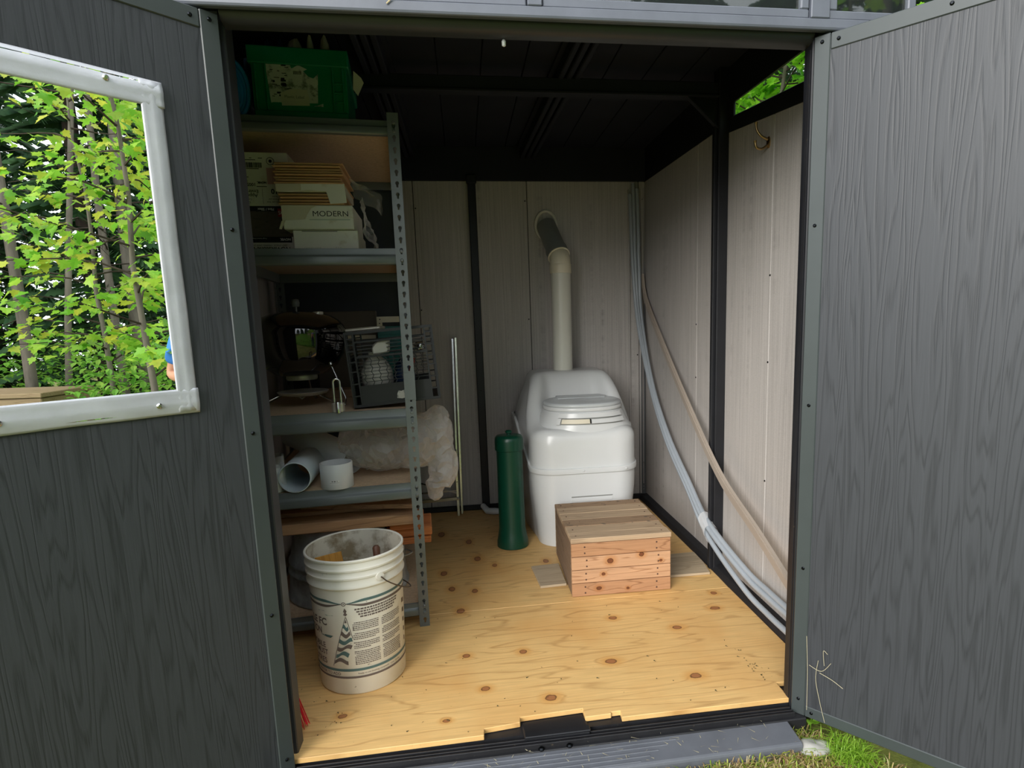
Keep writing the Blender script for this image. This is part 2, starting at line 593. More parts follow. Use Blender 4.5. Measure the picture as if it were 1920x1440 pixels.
# ---- right wall with its side light
wr = struct('wall_right', 'taupe right wall of tall boards with a black rib', 'wall')
for a, b in ((0.085, 0.588), (0.592, 0.998), (1.004, 1.312), (1.316, YB)):
    MB().prism([(a, 0.0), (b, 0.0), (b, ztop(b)), (a, ztop(a))], XR, XR + 0.010, 'x').build('panel', M['taupe'], wr, bevel=0.0015)
MB().prism([(0.06, -0.02), (YB + 0.03, -0.02), (YB + 0.03, ztop(YB)), (1.0, 1.94), (0.06, ztop(0.06))], XR + 0.0095, XR + 0.028, 'x').build('backing', M['black'], wr)
MB().prism([(0.060, ztop(.06) - .004), (0.985, ztop(.985) - .004), (0.985, ztop(.985) + .058), (0.060, ztop(.06) + .066)], XR - 0.001, XR + 0.008, 'x').build('top_rail', M['black'], wr, bevel=0.003)
MB().prism([(1.0, ztop(1.0) - .004), (YB, ztop(YB) - .004), (YB, 2.165), (1.0, 2.165)], XR - 0.004, XR + 0.028, 'x').build('upper_board', M['black'], wr)
MB().prism([(0.060, 1.985), (0.985, 2.012), (0.985, 2.165), (0.060, 2.165)], XR - 0.001, XR + 0.008, 'x').build('upper_board', M['black'], wr)
MB().box(XR - 0.044, XR + 0.002, 0.972, 1.034, 0.0, 2.16).build('rib', M['black'], wr, bevel=0.004)
MB().box(XR - 0.056, XR - 0.030, 0.990, 1.016, 0.0, 2.08).build('rib_face', M['black'], wr, bevel=0.003)
for y, z in ((0.594, 1.30), (0.594, 0.98), (0.594, 0.52), (1.320, 1.12), (1.320, 0.86), (1.60, 0.83)):
    screw(wr, (XR, y, z), (-1, 0, 0), 0.004)
br = struct('baseboard_right', 'black skirting strip along the foot of the right wall', 'baseboard')
MB().prism([(1.586, 0.0), (1.600, 0.022), (1.622, 0.030), (XR + 0.002, 0.034), (XR + 0.002, -0.0165), (1.586, -0.0165)], 0.10, YB - 0.019, 'y').build('strip', M['rail'], br, bevel=0.002)
w1 = struct('window_1', 'narrow tapering side light high in the right wall', 'window')
MB().prism([(0.10, ztop(.10) + .060), (0.950, ztop(.95) + .050), (0.950, 2.008), (0.10, 1.984)], XR + 0.002, XR + 0.005, 'x').build('pane', M['glass'], w1)
MB().prism([(0.930, ztop(.93) + .050), (0.972, ztop(.97) + .050), (0.972, 2.012), (0.930, 2.010)], XR - 0.003, XR + 0.0075, 'x').build('window_frame', M['black'], w1, bevel=0.002)

# ---- left wall (behind the shelving)
wl = struct('wall_left', 'dim left wall of tall taupe boards behind the shelving', 'wall')
for a, b in ((0.085, 0.60), (0.604, 1.12), (1.124, 1.64), (1.644, YB)):
    MB().box(XL - 0.010, XL, a, b, 0.0, 2.157).build('panel', M['taupe'], wl, bevel=0.0015)
MB().box(XL - 0.028, XL - 0.0095, 0.06, YB + 0.03, -0.02, 2.14).build('backing', M['black'], wl)

# ---- ceiling: lining boards, ribs and beams
ce = struct('ceiling', 'dark lined roof with channelled ribs and a cross beam', 'ceiling')
xs = [XL + 0.171 * k for k in range(13)]
for a in xs[:-1]:
    MB().box(a + 0.002, min(a + 0.169, XR + 0.03), 0.06, YB + 0.03, 2.158, 2.170).build('lining_board', M['roof'], ce, bevel=0.002)
MB().box(XL - 0.04, XR + 0.04, -0.05, YB + 0.05, 2.1705, 2.20).build('roof_deck', M['black'], ce)
for xa, xb in ((0.237, 0.225), (0.925, 0.985)):
    for dx in (-0.033, 0.0, 0.033):
        MB().bar((xa + dx, YB, 2.124), (xb + dx, 0.55, 2.131), 0.022, 0.066).build('rib', M['roof'], ce, bevel=0.004)
    for dx in (-0.048, 0.048):
        MB().bar((xa + dx, YB, 2.150), (xb + dx, 0.55, 2.152), 0.03, 0.014).build('rib_flange', M['roof'], ce)
bm_ = MB().box(XL, XR, 0.985, 1.030, 2.044, 2.104).build('beam', M['roof'], ce, bevel=0.003)
MB().box(XL, XR, 0.975, 0.990, 2.044, 2.052).build('beam_lip', M['roof'], bm_, bevel=0.001)
MB().prism([(1.46, 2.046), (1.595, 2.046), (1.595, 1.925)], 0.992, 1.004, 'y').build('corner_bracket', M['black'], ce, bevel=0.002)
MB().bar((1.46, 0.992, 2.046), (1.595, 0.992, 1.925), 0.022, 0.006, up=(0.66, 0, 0.75)).build('bracket_flange', M['roof'], ce)
MB().box(XL, XR, YB - 0.022, YB, 1.972, 2.160).build('back_beam', M['roof'], ce, bevel=0.003)

# ---- front: jambs, lintel, facade with transom lights
wf = struct('wall_front', 'grey front wall with jambs and lintel around the double doorway', 'wall')
MB().box(-0.43, -0.012, 0.034, 0.085, -0.06, 2.14).build('front_board', M['facade'], wf)
MB().box(1.447, 1.70, 0.034, 0.056, -0.06, 2.14).build('front_board', M['facade'], wf)
MB().box(-0.016, 0.000, 0.034, 0.090, -0.03, 1.87).build('jamb', M['lintel'], wf, bevel=0.003)
MB().box(1.433, 1.449, 0.010, 0.052, -0.03, 1.87).build('jamb', M['black'], wf, bevel=0.003)
MB().box(-0.43, 1.70, -0.010, 0.085, 1.873, 2.17).build('upper_board', M['black'], wf)
MB().prism([(0.004, 1.870), (0.004, 1.860), (0.012, 1.848), (0.030, 1.842), (0.052, 1.842), (0.060, 1.850), (0.060, 1.870)], 0.0, 1.433, 'x').build('lintel', M['lintel'], wf, smooth=40)
MB().box(0.0, 1.433, -0.028, 0.085, 1.8655, 1.874).build('soffit', M['black'], wf)
MB().box(1.4315, 1.4335, 0.020, 0.034, -0.02, 1.83).build('weather_strip', M['rail'], wf)
hd = struct('trim_3', 'light grey header band above the doorway', 'header')
MB().prism([(-0.033, 1.862), (-0.030, 1.856), (-0.010, 1.858), (-0.010, 1.882), (-0.033, 1.882)], -0.43, 1.72, 'x').build('band', M['facade'], hd, bevel=0.002)
for nm, a, b, lab in (('window_2', -0.40, 0.690, 'wide transom light above the left door'), ('window_3', 0.728, 1.398, 'transom light above the right half of the doorway'),
                      ('window_4', 1.452, 1.690, 'small transom light above the right door')):
    w = struct(nm, lab, 'window')
    zb, zt = 1.8825, 2.12
    for (x0, x1, z0, z1) in ((a, b, zb, zb + 0.022), (a, b, zt - 0.02, zt), (a, a + 0.022, zb + 0.022, zt - 0.02), (b - 0.022, b, zb + 0.022, zt - 0.02)):
        MB().box(x0, x1, -0.027, -0.010, z0, z1).build('window_frame', M['facade'], w, bevel=0.003)
    MB().box(a + 0.022, b - 0.022, -0.0165, -0.0135, zb + 0.022, zt - 0.02).build('pane', M['glass'], w)
for a, b in ((0.692, 0.726), (1.400, 1.450)):
    MB().box(a, b, -0.034, -0.010, 1.8825, 2.14).build('mullion', M['facade'], hd, bevel=0.002)
MB().box(-0.43, 1.72, -0.034, -0.010, 2.121, 2.19).build('top_band', M['facade'], hd, bevel=0.002)

# ---- the two open doors
def make_door(name, label, loc, rz, side, width=0.715):
    """local x runs from the hinge outwards; side=+1 shows its +y face to the doorway, -1 its -y face"""
    d = struct(name, label, 'door', loc, (0, 0, rz))
    f = lambda a, b: (min(a * side, b * side), max(a * side, b * side))
    y0, y1 = f(-0.038, -0.003)
    MB().box(0.003, width, y0, y1, -0.022, 1.845).build('door_panel', M['door'], d)
    y0, y1 = f(-0.040, 0.0)
    MB().box(0.0, 0.040, y0, y1, -0.030, 1.852).build('hinge_stile', M['frame'], d, bevel=0.002)
    MB().box(width - 0.03, width, y0, y1, -0.030, 1.852).build('free_stile', M['frame'], d, bevel=0.002)
    MB().box(0.041, width - 0.031, y0, y1, 1.812, 1.851).build('top_rail', M['frame'], d, bevel=0.002)
    MB().box(0.041, width - 0.031, y0, y1, -0.030, 0.004).build('bottom_rail', M['frame'], d, bevel=0.002)
    for x, z in ((0.020, 1.835), (0.018, 1.386), (0.020, 0.905), (0.021, 0.430), (0.021, 0.02), (0.060, 1.832), (0.30, 1.832), (0.060, -0.012)):
        screw(d, (x, 0.0, z), (0, side, 0), 0.0048, M['bolt'], 'bolt')
    return d


door_l = make_door('door_1', 'dark grey wood-grained door leaf with the taped mirror', (0, 0, 0), radians(-138), 1)
door_r = make_door('door_2', 'dark grey wood-grained door leaf without a mirror', (1.43, 0, 0), radians(-50), -1)

# ---- mirror taped to the left leaf
mi = thing('mirror', 'frameless mirror edged with silver duct tape on the grained door', 'mirror', (0, 0, 0), (0, 0, radians(-138)))
mx0, mx1, mz0, mz1, tw = 0.137, 0.600, 0.977, 1.674, 0.052
MB().box(mx0 + 0.006, mx1 - 0.006, -0.002, 0.004, mz0 + 0.006, mz1 - 0.006).build('mirror_glass', M['mirror'], mi)


def tape(horizontal, a, b, c0, c1, seed):
    """a crinkled strip of tape with a rounded ridge where it runs over the mirror's edge"""
    n, k = 60, 9
    prof = [(0.0, 0.0012), (0.10, 0.0030), (0.25, 0.0052), (0.40, 0.0066), (0.52, 0.0066), (0.66, 0.0056), (0.80, 0.0062), (0.92, 0.0058), (1.0, 0.0046)]
    mb = MB()

    def fn(i, j):
        s = a + (b - a) * i / (n - 1)
        u, h = prof[j]
        w = mnoise.noise(Vector((s * 14, seed, u * 2)))
        edge = 0.0022 * mnoise.noise(Vector((s * 7, seed + 5, u))) * (1 - u)
        t = c0 + (c1 - c0) * u + edge
        hh = h + 0.0012 * w * (0.4 + u * (1 - u) * 2)
        return (s, hh, t) if horizontal else (t, hh, s)
    mb.grid(n, k, fn)
    o = mb.build('tape_strip', M['tape'], mi, smooth=179)
    md = o.modifiers.new('thickness', 'SOLIDIFY'); md.thickness = 0.0006; md.offset = -1
    return o


tape(True, mx0 - 0.004, mx1 + 0.004, mz1 + 0.002, mz1 - tw, 1.3)
tape(True, mx0 - 0.004, mx1 + 0.004, mz0 - 0.004, mz0 + tw, 4.1)
tape(False, mz0 + 0.002, mz1 - 0.002, mx0 - 0.002, mx0 + tw - 0.012, 7.7)
tape(False, mz0, mz1, mx1 + 0.002, mx1 - tw + 0.012, 9.9)
for x, z in ((0.235, mz1 - 0.017), (0.215, mz0 + 0.020), (0.48, mz1 - 0.017), (0.48, mz0 + 0.020)):
    screw(mi, (x, 0.0066, z), (0, 1, 0), 0.0062, M['steel'])

# ================================================================ STEEL SHELVING on the left
RW, RD, RH, PW = 0.610, 0.915, 1.872, 0.038
RYAW = 0.088
R0 = Vector((0.322 - RW * cos(RYAW), 0.700 - RW * sin(RYAW), 0.0))
LEV = [(1.800, 1.850), (1.368, 1.425), (0.783, 0.853), (0.512, 0.571), (0.043, 0.092)]
Z1, Z2, Z3, Z4, Z5 = [b for a, b in LEV]
rack = thing('shelving_unit', 'grey steel shelving unit with punched posts and five particle board shelves', 'shelving', R0, (0, 0, RYAW))


def RK(x, y, z=0.0):                        # rack-local to world
    return Vector((R0.x + x * cos(RYAW) - y * sin(RYAW), R0.y + x * sin(RYAW) + y * cos(RYAW), z))


def keyhole(x, z):
    pts = []
    for k in range(9):
        a = radians(-55 + (290) * k / 8)
        pts.append((x + 0.0066 * cos(a), z + 0.0066 * sin(a)))
    return pts + [(x - 0.0030, z - 0.0145), (x + 0.0030, z - 0.0145)]


holes = [keyhole(0.021, 0.030 + 0.0375 * k) for k in range(49)]
fa = plate_with_holes([(0, 0), (PW, 0), (PW, RH), (0, RH)], holes, 0.0022)
fb_ = plate_with_holes([(0, 0), (PW, 0), (PW, RH), (0, RH)], holes, 0.0022, Matrix.Translation((PW, 0, 0)) @ Matrix.Rotation(radians(90), 4, 'Z'))
tmp = bpy.data.meshes.new('tmp'); fb_.to_mesh(tmp); fb_.free(); fa.from_mesh(tmp); bpy.data.meshes.remove(tmp)
post_me = bpy.data.meshes.new('post'); fa.to_mesh(post_me); fa.free(); post_me.materials.append(M['rack'])
# mesh: front face x 0..PW at y=0, side face at x=PW; corner is at (PW, 0)
for (x, y, r) in ((RW - PW, 0, 0), (0, PW, -90), (RW, RD - PW, 90), (PW, RD, 180)):
    o = link('post', post_me, None, rack, (x, y, 0), (0, 0, radians(r)))
    if r == 0:
        MB().box(-0.0004, PW + 0.0014, -0.0016, 0.0, 0.885, 0.985).build('splice_plate', M['rack'], o, bevel=0.0005)
for zb, zt in LEV:
    h = zt - zb
    prof = [(0.014, h), (0.0145, 0.62 * h), (0.004, 0.50 * h), (0.003, 0.08 * h), (0.007, 0.0), (0.026, 0.0), (0.026, h - 0.016), (0.022, h - 0.016), (0.022, h)]
    MB().prism([(y, zb + z) for y, z in prof], 0.004, RW - 0.004, 'x').build('beam', M['rack'], rack, bevel=0.001, smooth=40)
    MB().prism([(RD - y, zb + z) for y, z in prof], 0.004, RW - 0.004, 'x').build('beam', M['rack'], rack, bevel=0.001, smooth=40)
    MB().prism([(y, zb + z) for y, z in prof], 0.028, RD - 0.028, 'y').build('beam', M['rack'], rack, bevel=0.001, smooth=40)
    MB().prism([(RW - y, zb + z) for y, z in prof], 0.028, RD - 0.028, 'y').build('beam', M['rack'], rack, bevel=0.001, smooth=40)
    MB().box(0.023, RW - 0.023, 0.023, RD - 0.023, zt - 0.0155, zt - 0.001).build('shelf_board', M['chip'], rack)
    for x in (RW - PW + 0.021, 0.019):
        for z in (zb + h * 0.25, zb + h * 0.8):
            screw(rack, RK(x, -0.001, z) - R0 if False else (x, 0.0015, z), (0, -1, 0), 0.0062, M['rack'], 'rivet')

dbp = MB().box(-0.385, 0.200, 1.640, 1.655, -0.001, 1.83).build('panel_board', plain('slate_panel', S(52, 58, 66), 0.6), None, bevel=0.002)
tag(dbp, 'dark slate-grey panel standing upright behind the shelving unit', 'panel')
M['gplastic'] = plain('dark_green_plastic', S(16, 124, 84), 0.35, 0, 0.5, 0.15, 5)
M['paper'] = plain('worn_paper', S(196, 196, 184), 0.8, 0, 0.2, 0.10, 14, dirt=(S(110, 116, 108), 22, 0.52, 0.62))
M['paper2'] = plain('cream_card', S(198, 190, 168), 0.85, 0, 0.2, 0.08, 6)
M['kraft'] = plain('kraft_cardboard', S(196, 154, 112), 0.85, 0, 0.2, 0.12, 9, bump=0.1)
M['ink'] = plain('black_ink', S(30, 30, 30), 0.7, 0, 0.2, 0.05)
M['white_ink'] = plain('white_ink', S(222, 222, 220), 0.7, 0, 0.2, 0.04)
M['red_ink'] = plain('red_ink', S(170, 40, 50), 0.7, 0, 0.2, 0.05)
M['pink_ink'] = plain('pink_ink', S(190, 150, 148), 0.7, 0, 0.2, 0.06)
M['cartonwhite'] = plain('white_carton', S(216, 213, 200), 0.7, 0, 0.3, 0.06, 6, dirt=(S(176, 158, 118), 5, 0.56, 0.70))
M['hose'] = plain('blue_hose', S(40, 140, 215), 0.35, 0, 0.5, 0.1)
M['film'] = film('clear_film', (0.93, 0.93, 0.92, 1), 0.88)
M['bluebag'] = film('blue_bubble_film', S(80, 120, 160), 0.3)


def flat_text(parent, s, size, x, z, y, mat, upside=False, align='CENTER', bold=0.0, squeeze=1.0):
    """lettering on a wall that faces -y"""
    vs, fs = text_data(s, size, align, bold)
    sg = -1 if upside else 1
    mb = MB().add([(x + sg * v.x * squeeze, y, z + sg * v.y) for v in vs], fs)
    return mb.build('lettering', mat, parent, fix=False)


def flat_patch(parent, name, poly, y, mat, t=0.0006):
    return MB().prism(poly, y - t, y, 'y').build(name, mat, parent)


# ---- top shelf: green crate with labels
gc = thing('storage_crate', 'dark green plastic crate with torn paper labels on the top shelf', 'crate', (-0.155, 0.755, Z1), (0, 0, RYAW))
W_, D_, H_ = 0.305, 0.40, 0.243
mb = MB()
for (x0, x1, y0, y1) in ((0, W_, 0, 0.006), (0, W_, D_ - 0.006, D_), (0, 0.006, 0.006, D_ - 0.006), (W_ - 0.006, W_, 0.006, D_ - 0.006)):
    mb.box(x0, x1, y0, y1, 0.005, H_)
mb.box(0, W_, 0, D_, 0.0, 0.006)
mb.build('body', M['gplastic'], gc, bevel=0.0015)
MB().box(-0.009, W_ + 0.009, -0.010, 0.002, H_ - 0.055, H_).build('rim', M['gplastic'], gc, bevel=0.003)
MB().box(-0.009, 0.002, 0.002, D_, H_ - 0.055, H_).build('rim', M['gplastic'], gc, bevel=0.003)
MB().box(W_ - 0.002, W_ + 0.009, 0.002, D_, H_ - 0.055, H_).build('rim', M['gplastic'], gc, bevel=0.003)
MB().box(-0.009, W_ + 0.009, D_ - 0.002, D_ + 0.010, H_ - 0.055, H_).build('rim', M['gplastic'], gc, bevel=0.003)
MB().box(0.0, W_, -0.012, 0.001, 0.0, 0.040).build('base_ledge', M['gplastic'], gc, bevel=0.004)
for x in (0.012, 0.045, W_ - 0.012, W_ - 0.045):
    MB().box(x - 0.0025, x + 0.0025, -0.009, 0.001, 0.041, H_ - 0.056).build('corner_rib', M['gplastic'], gc, bevel=0.001)
for z in (0.075, 0.105, 0.135):
    MB().box(W_ - 0.043, W_ - 0.014, -0.008, 0.001, z - 0.002, z + 0.002).build('corner_rib', M['gplastic'], gc, bevel=0.0008)
lb = flat_patch(gc, 'torn_label', [(0.054, 0.066), (0.062, 0.068), (0.205, 0.070), (0.212, 0.165), (0.196, 0.150), (0.180, 0.155), (0.165, 0.172), (0.178, 0.178), (0.150, 0.190), (0.128, 0.178), (0.120, 0.200), (0.045, 0.198)], -0.0002, M['paper'])
mb = MB()
for k in range(26):
    x, z = 0.056 + random.random() * 0.06, 0.080 + random.random() * 0.105
    mb.box(x, x + 0.006 + random.random() * 0.012, -0.0011, -0.0008, z, z + 0.002 + 0.004 * (k % 3 == 0))
for k in range(9):
    mb.box(0.133 + k * 0.003, 0.1345 + k * 0.003, -0.0011, -0.0008, 0.160, 0.171)
mb.build('fine_print', M['ink'], lb)['kind'] = 'stuff'
l2 = flat_patch(gc, 'card_label', [(0.088, 0.058), (0.178, 0.061), (0.174, 0.112), (0.118, 0.112), (0.086, 0.098)], -0.0010, M['paper2'])
flat_text(gc, 'Plastic Label', 0.013, 0.130, 0.087, -0.0018, plain('grey_ink', S(130, 128, 116), 0.8), bold=0.0002)
flat_patch(gc, 'paper_shred', [(0.130, 0.199), (0.205, 0.203), (0.200, 0.206), (0.130, 0.203)], -0.0003, M['paper'])
flat_patch(gc, 'paper_shred', [(0.190, 0.060), (0.222, 0.060), (0.222, 0.070), (0.206, 0.064)], -0.0003, M['paper'])


def blob(name, label, cat, c, rad, mat, seed, amp=0.2, freq=2.5, group=None):
    mb = MB()
    n, k = 18, 12

    def fn(i, j):
        th, ph = 2 * pi * i / n, -pi / 2 + pi * (j + 0.02) / (k - 0.96)
        d = Vector((cos(th) * cos(ph), sin(th) * cos(ph), sin(ph)))
        s = 1 + amp * mnoise.noise(d * freq + Vector((seed, seed * 2, 0)))
        return Vector((d.x * rad[0] * s, d.y * rad[1] * s, d.z * rad[2] * s + rad[2]))
    mb.grid(n, k, fn, closed_u=True)
    mb.f += [tuple(range(n))[::-1], tuple(range((k - 1) * n, k * n))]
    o = mb.build(name, mat, None, smooth=60, loc=c)
    return tag(o, label, cat, group)


M['cloth'] = plain('white_glove_cloth', S(190, 182, 170), 0.9, 0, 0.1, 0.2, 20, bump=0.4)
M['navy'] = plain('navy_plastic', S(28, 50, 82), 0.5, 0, 0.4, 0.2, 9)
zc = Z1 + 0.130
blob('work_glove', 'white work glove finger bundle poking from the green crate', 'glove', (-0.020, 0.815, zc), (0.030, 0.030, 0.080), M['cloth'], 1.0)
blob('paper_roll', 'short pale paper roll standing in the green crate', 'roll', (0.032, 0.805, zc), (0.013, 0.014, 0.086), M['cloth'], 3.1, 0.12)
blob('rag', 'rolled off-white rag standing upright in the green crate', 'rag', (0.078, 0.815, zc), (0.018, 0.020, 0.086), M['cloth'], 5.2, 0.18)
blob('bottle_cap', 'dark blue bottle top beside the white glove in the crate', 'bottle', (-0.066, 0.805, zc), (0.014, 0.016, 0.080), M['navy'], 7.5, 0.04)
blob('blue_sack', 'dark blue bundle at the left end of the crate', 'bundle', (-0.105, 0.810, zc), (0.022, 0.022, 0.080), M['navy'], 9.5, 0.18)
pp = MB().prism([(0.0, 0.0), (0.022, 0.045), (0.014, 0.060), (-0.012, 0.080), (-0.016, 0.020)], 0, 0.002, 'y').build('folded_paper', M['paper2'], None, loc=(0.168, 0.85, Z1 + 0.165), rot=(0.1, 0, 0.3))
tag(pp, 'loose piece of cream paper sticking out beside the green crate', 'paper')
pp.location = (0.176, 0.84, Z1 + 0.12)

# ---- blue hose coil
hc = thing('hose_coil', 'coiled bright blue hose at the end of the top shelf', 'hose', (-0.240, 0.79, Z1), (0, 0, 0.2))
for k in range(10):
    R = 0.098 - 0.0160 * (k % 5)
    MB().tube([(R * cos(2 * pi * i / 40) * 0.62, -0.02 + 0.018 * (k // 5) - 0.006 * (k % 5 == 0), 0.107 + R * sin(2 * pi * i / 40)) for i in range(40)], 0.0070, 8, closed=True).build('hose_loop', M['hose'], hc, smooth=179)
tb = MB().tube([(0, 0, 0), (0.012, 0.0, 0.1), (0.008, 0.004, 0.2), (0.004, 0.0, 0.262)], [0.020, 0.024, 0.021, 0.017], 10).build('bubble_wrap_roll', M['bluebag'], None, smooth=60, loc=(-0.212, 0.92, Z1))
tag(tb, 'upright roll of blue-grey bubble wrap behind the green crate', 'roll')

# ---- second shelf: printed carton, cartons, cardboard
nv = thing('printed_carton', 'upside-down printed carton with a stone wall picture on its side', 'carton', (-0.283, 0.838, Z2), (0, 0, 0.05))
BW, BH = 0.196, 0.352
MB().box(0, BW, 0, 0.42, 0, BH).build('box_body', M['cartonwhite'], nv, bevel=0.002)


def nxz(a, b):                               # point measured on the carton's face
    px, py = 430 + a / 7.2, 280 + b / 7.2
    return (0.00183 * (px - 455 + (470 - py) * 0.0843) + 0.014, 0.018 + (470 - py) * 0.001835)


def npatch(name, a0, b0, a1, b1, mat, y=-0.0002):
    x0, z1 = nxz(a0, b0); x1, z0 = nxz(a1, b1)
    x0, _ = nxz(a0, (b0 + b1) / 2); x1, _ = nxz(a1, (b0 + b1) / 2)
    return flat_patch(nv, name, [(max(0.001, x0), z0), (min(BW - 0.001, x1), z0), (min(BW - 0.001, x1), z1), (max(0.001, x0), z1)], y, mat)


M['stonepic'] = grain('printed_stone_picture', S(86, 74, 66), S(48, 40, 36), freq=(20, 1, 60), rings=3, fiber=(60, 1, 160), rough=0.6, amount=0.8, bump=0.0)
npatch('black_band', 60, 780, 900, 852, M['ink'])
npatch('stone_picture', 60, 852, 900, 1200, M['stonepic'])
npatch('black_band', 60, 1200, 850, 1280, M['ink'])
npatch('red_badge', 664, 815, 760, 925, M['red_ink'], -0.0008)
npatch('pink_square', 520, 265, 692, 482, M['pink_ink'])


def ntext(s, a, b, size, mat, align='CENTER', bold=0.0, squeeze=1.0):
    x, z = nxz(a, b)
    flat_text(nv, s, size, x, z, -0.0018, mat, True, align, bold, squeeze)


ntext('Flint / Silex', 505, 822, 0.0125, M['white_ink'], bold=0.0003)
ntext('DS', 712, 868, 0.019, M['white_ink'], bold=0.0003)
ntext('NOVIK', 765, 1236, 0.0115, M['white_ink'], bold=0.0005)
ntext('Rough Stacked Siding / Revetement Mural', 330, 1224, 0.0055, M['white_ink'])
ntext('DRY STACK / PIERRES SANS JOINT', 530, 1318, 0.0085, M['ink'])
ntext('NOVIKstone DS', 545, 1368, 0.0215, M['ink'], bold=0.0003)
ntext('100540010', 240, 490, 0.0155, M['ink'], bold=0.0003)
ntext('NOVIK.', 452, 462, 0.0095, M['ink'], bold=0.0006)
ntext('Environ 25', 268, 580, 0.0165, M['ink'], bold=0.0002)
ntext('Approx. 25', 250, 638, 0.0165, M['ink'], bold=0.0002)
ntext('Couverture', 235, 690, 0.0095, M['ink'])
ntext('Coverage', 235, 728, 0.0095, M['ink'])
ntext('10', 622, 578, 0.024, M['ink'], bold=0.0006)
ntext('boite', 625, 650, 0.0085, M['ink'])
ntext('Pieces par', 610, 688, 0.0085, M['ink'])
ntext('Pieces per box', 620, 726, 0.0085, M['ink'])
ntext('Do Not Bend', 200, 445, 0.0065, M['ink'])
ntext('Flint', 210, 340, 0.0075, M['ink']); ntext('Silex', 210, 305, 0.0075, M['ink'])
mb = MB()
rr = random.Random(3)
for a0, a1 in ((85, 168), (235, 445)):
    a = a0
    while a < a1:
        w = rr.choice((3, 5, 8))
        x0, z1 = nxz(a, 196); x1, z0 = nxz(a + w, 264)
        x0b, _ = nxz(a, 230); x1b, _ = nxz(a + w, 230)
        mb.box(x0b, x1b, -0.0011, -0.0003, z0, z1)
        a += w + rr.choice((3, 4, 7))
for b, a0, a1 in ((140, 90, 150), (140, 290, 320), (140, 405, 460), (165, 90, 370), (282, 250, 415), (520, 385, 520), (395, 110, 280)):
    x0, _ = nxz(a0, b); x1, _ = nxz(a1, b); _, z = nxz(a0, b)
    mb.box(x0, x1, -0.0011, -0.0003, z, z + 0.002)
x, z1 = nxz(455, 550); _, z0 = nxz(455, 750)
mb.box(x, x + 0.0008, -0.0011, -0.0003, z0, z1)
mb.build('barcode', M['ink'], nv)['kind'] = 'stuff'
x, z = nxz(565, 175)
MB().tube([(x + 0.0125 * cos(2 * pi * k / 28), -0.0006, z + 0.0125 * sin(2 * pi * k / 28)) for k in range(28)], 0.0009, 4, closed=True).build('round_stamp', M['ink'], nv)
MB().lathe([(0.0055, 0), (0.0055, 0.0006)], 12, Matrix.Translation((x, -0.0009, z)) @ Matrix.Rotation(radians(90), 4, 'X')).build('round_stamp', M['ink'], nv)

CY = 0.762
c1 = thing('white_carton', 'plain white carton lowest under the flattened cardboard', 'carton', (-0.070, CY, Z2), (0, 0, 0.06))
MB().box(0, 0.220, 0, 0.30, 0, 0.072).build('box_body', M['cartonwhite'], c1, bevel=0.003)
MB().box(0.030, 0.150, -0.0006, 0.0, 0.0665, 0.0685).build('flap_slot', M['ink'], c1)
flat_text(c1, 'CABINET KNOB', 0.008, 0.062, 0.010, -0.0006, plain('pale_ink', S(170, 168, 160), 0.8))
flat_text(c1, '0 0 0', 0.010, 0.150, 0.010, -0.0006, bpy.data.materials['pale_ink'])
c2 = thing('white_carton', 'worn white carton lettered MODERN under the flattened cardboard', 'carton', (-0.096, CY - 0.012, Z2 + 0.073), (0, 0, 0.045))
MB().box(0, 0.236, 0, 0.30, 0, 0.082).build('box_body', M['cartonwhite'], c2, bevel=0.003)
flat_text(c2, 'MODERN', 0.026, 0.160, 0.052, -0.0006, M['ink'], squeeze=1.12)
MB().box(0.088, 0.225, -0.0006, 0.0, 0.031, 0.0345).build('underline', plain('sage_ink', S(165, 175, 160), 0.8), c2)
flat_patch(c2, 'torn_flap', [(-0.002, 0.030), (0.074, 0.034), (0.082, 0.050), (0.096, 0.070), (0.118, 0.081), (-0.002, 0.081)], -0.0002, M['paper2'], 0.002)
MB().prism([(0.0, 0.0), (0.010, 0.026), (0.020, 0.030), (0.006, 0.0)], -0.014, -0.001, 'y').build('bent_flap', M['paper2'], c2, loc=(-0.012, 0, 0.0))
zz = Z2 + 0.157
for k in range(4):
    o = MB().box(0, 0.222 - 0.004 * (k % 2), 0, 0.26, 0, 0.0072).build('flat_box', M['kraft'], None, bevel=0.003, loc=(-0.108 + 0.003 * (k % 3), CY - 0.01 + 0.004 * (k % 2), zz), rot=(0, 0, 0.04 + 0.01 * (k % 2)))
    tag(o, 'brown flattened box between the two torn white cartons', 'cardboard', 'flattened boxes low in the stack')
    zz += 0.0105
tc = thing('torn_carton', 'torn white carton sleeve with a notched flap around flattened boxes', 'carton', (-0.110, CY - 0.012, zz + 0.0005), (0, 0, 0.05))
MB().prism([(0.0, 0.0), (0.05, -0.001), (0.105, 0.006), (0.165, 0.002), (0.17, -0.016), (0.176, -0.040), (0.232, -0.036), (0.228, 0.028), (0.0, 0.026)], -0.0016, 0.0, 'y').build('front_flap', M['cartonwhite'], tc, bevel=0.0004)
MB().box(0.0, 0.228, 0.0005, 0.26, 0.0, 0.026).build('sleeve', M['paper2'], tc, bevel=0.003)
MB().prism([(0.0, 0.0), (0.082, 0.004), (0.082, 0.026), (0.0, 0.025)], -0.0034, -0.0018, 'y').build('folded_tab', M['paper2'], tc)
zz += 0.0275
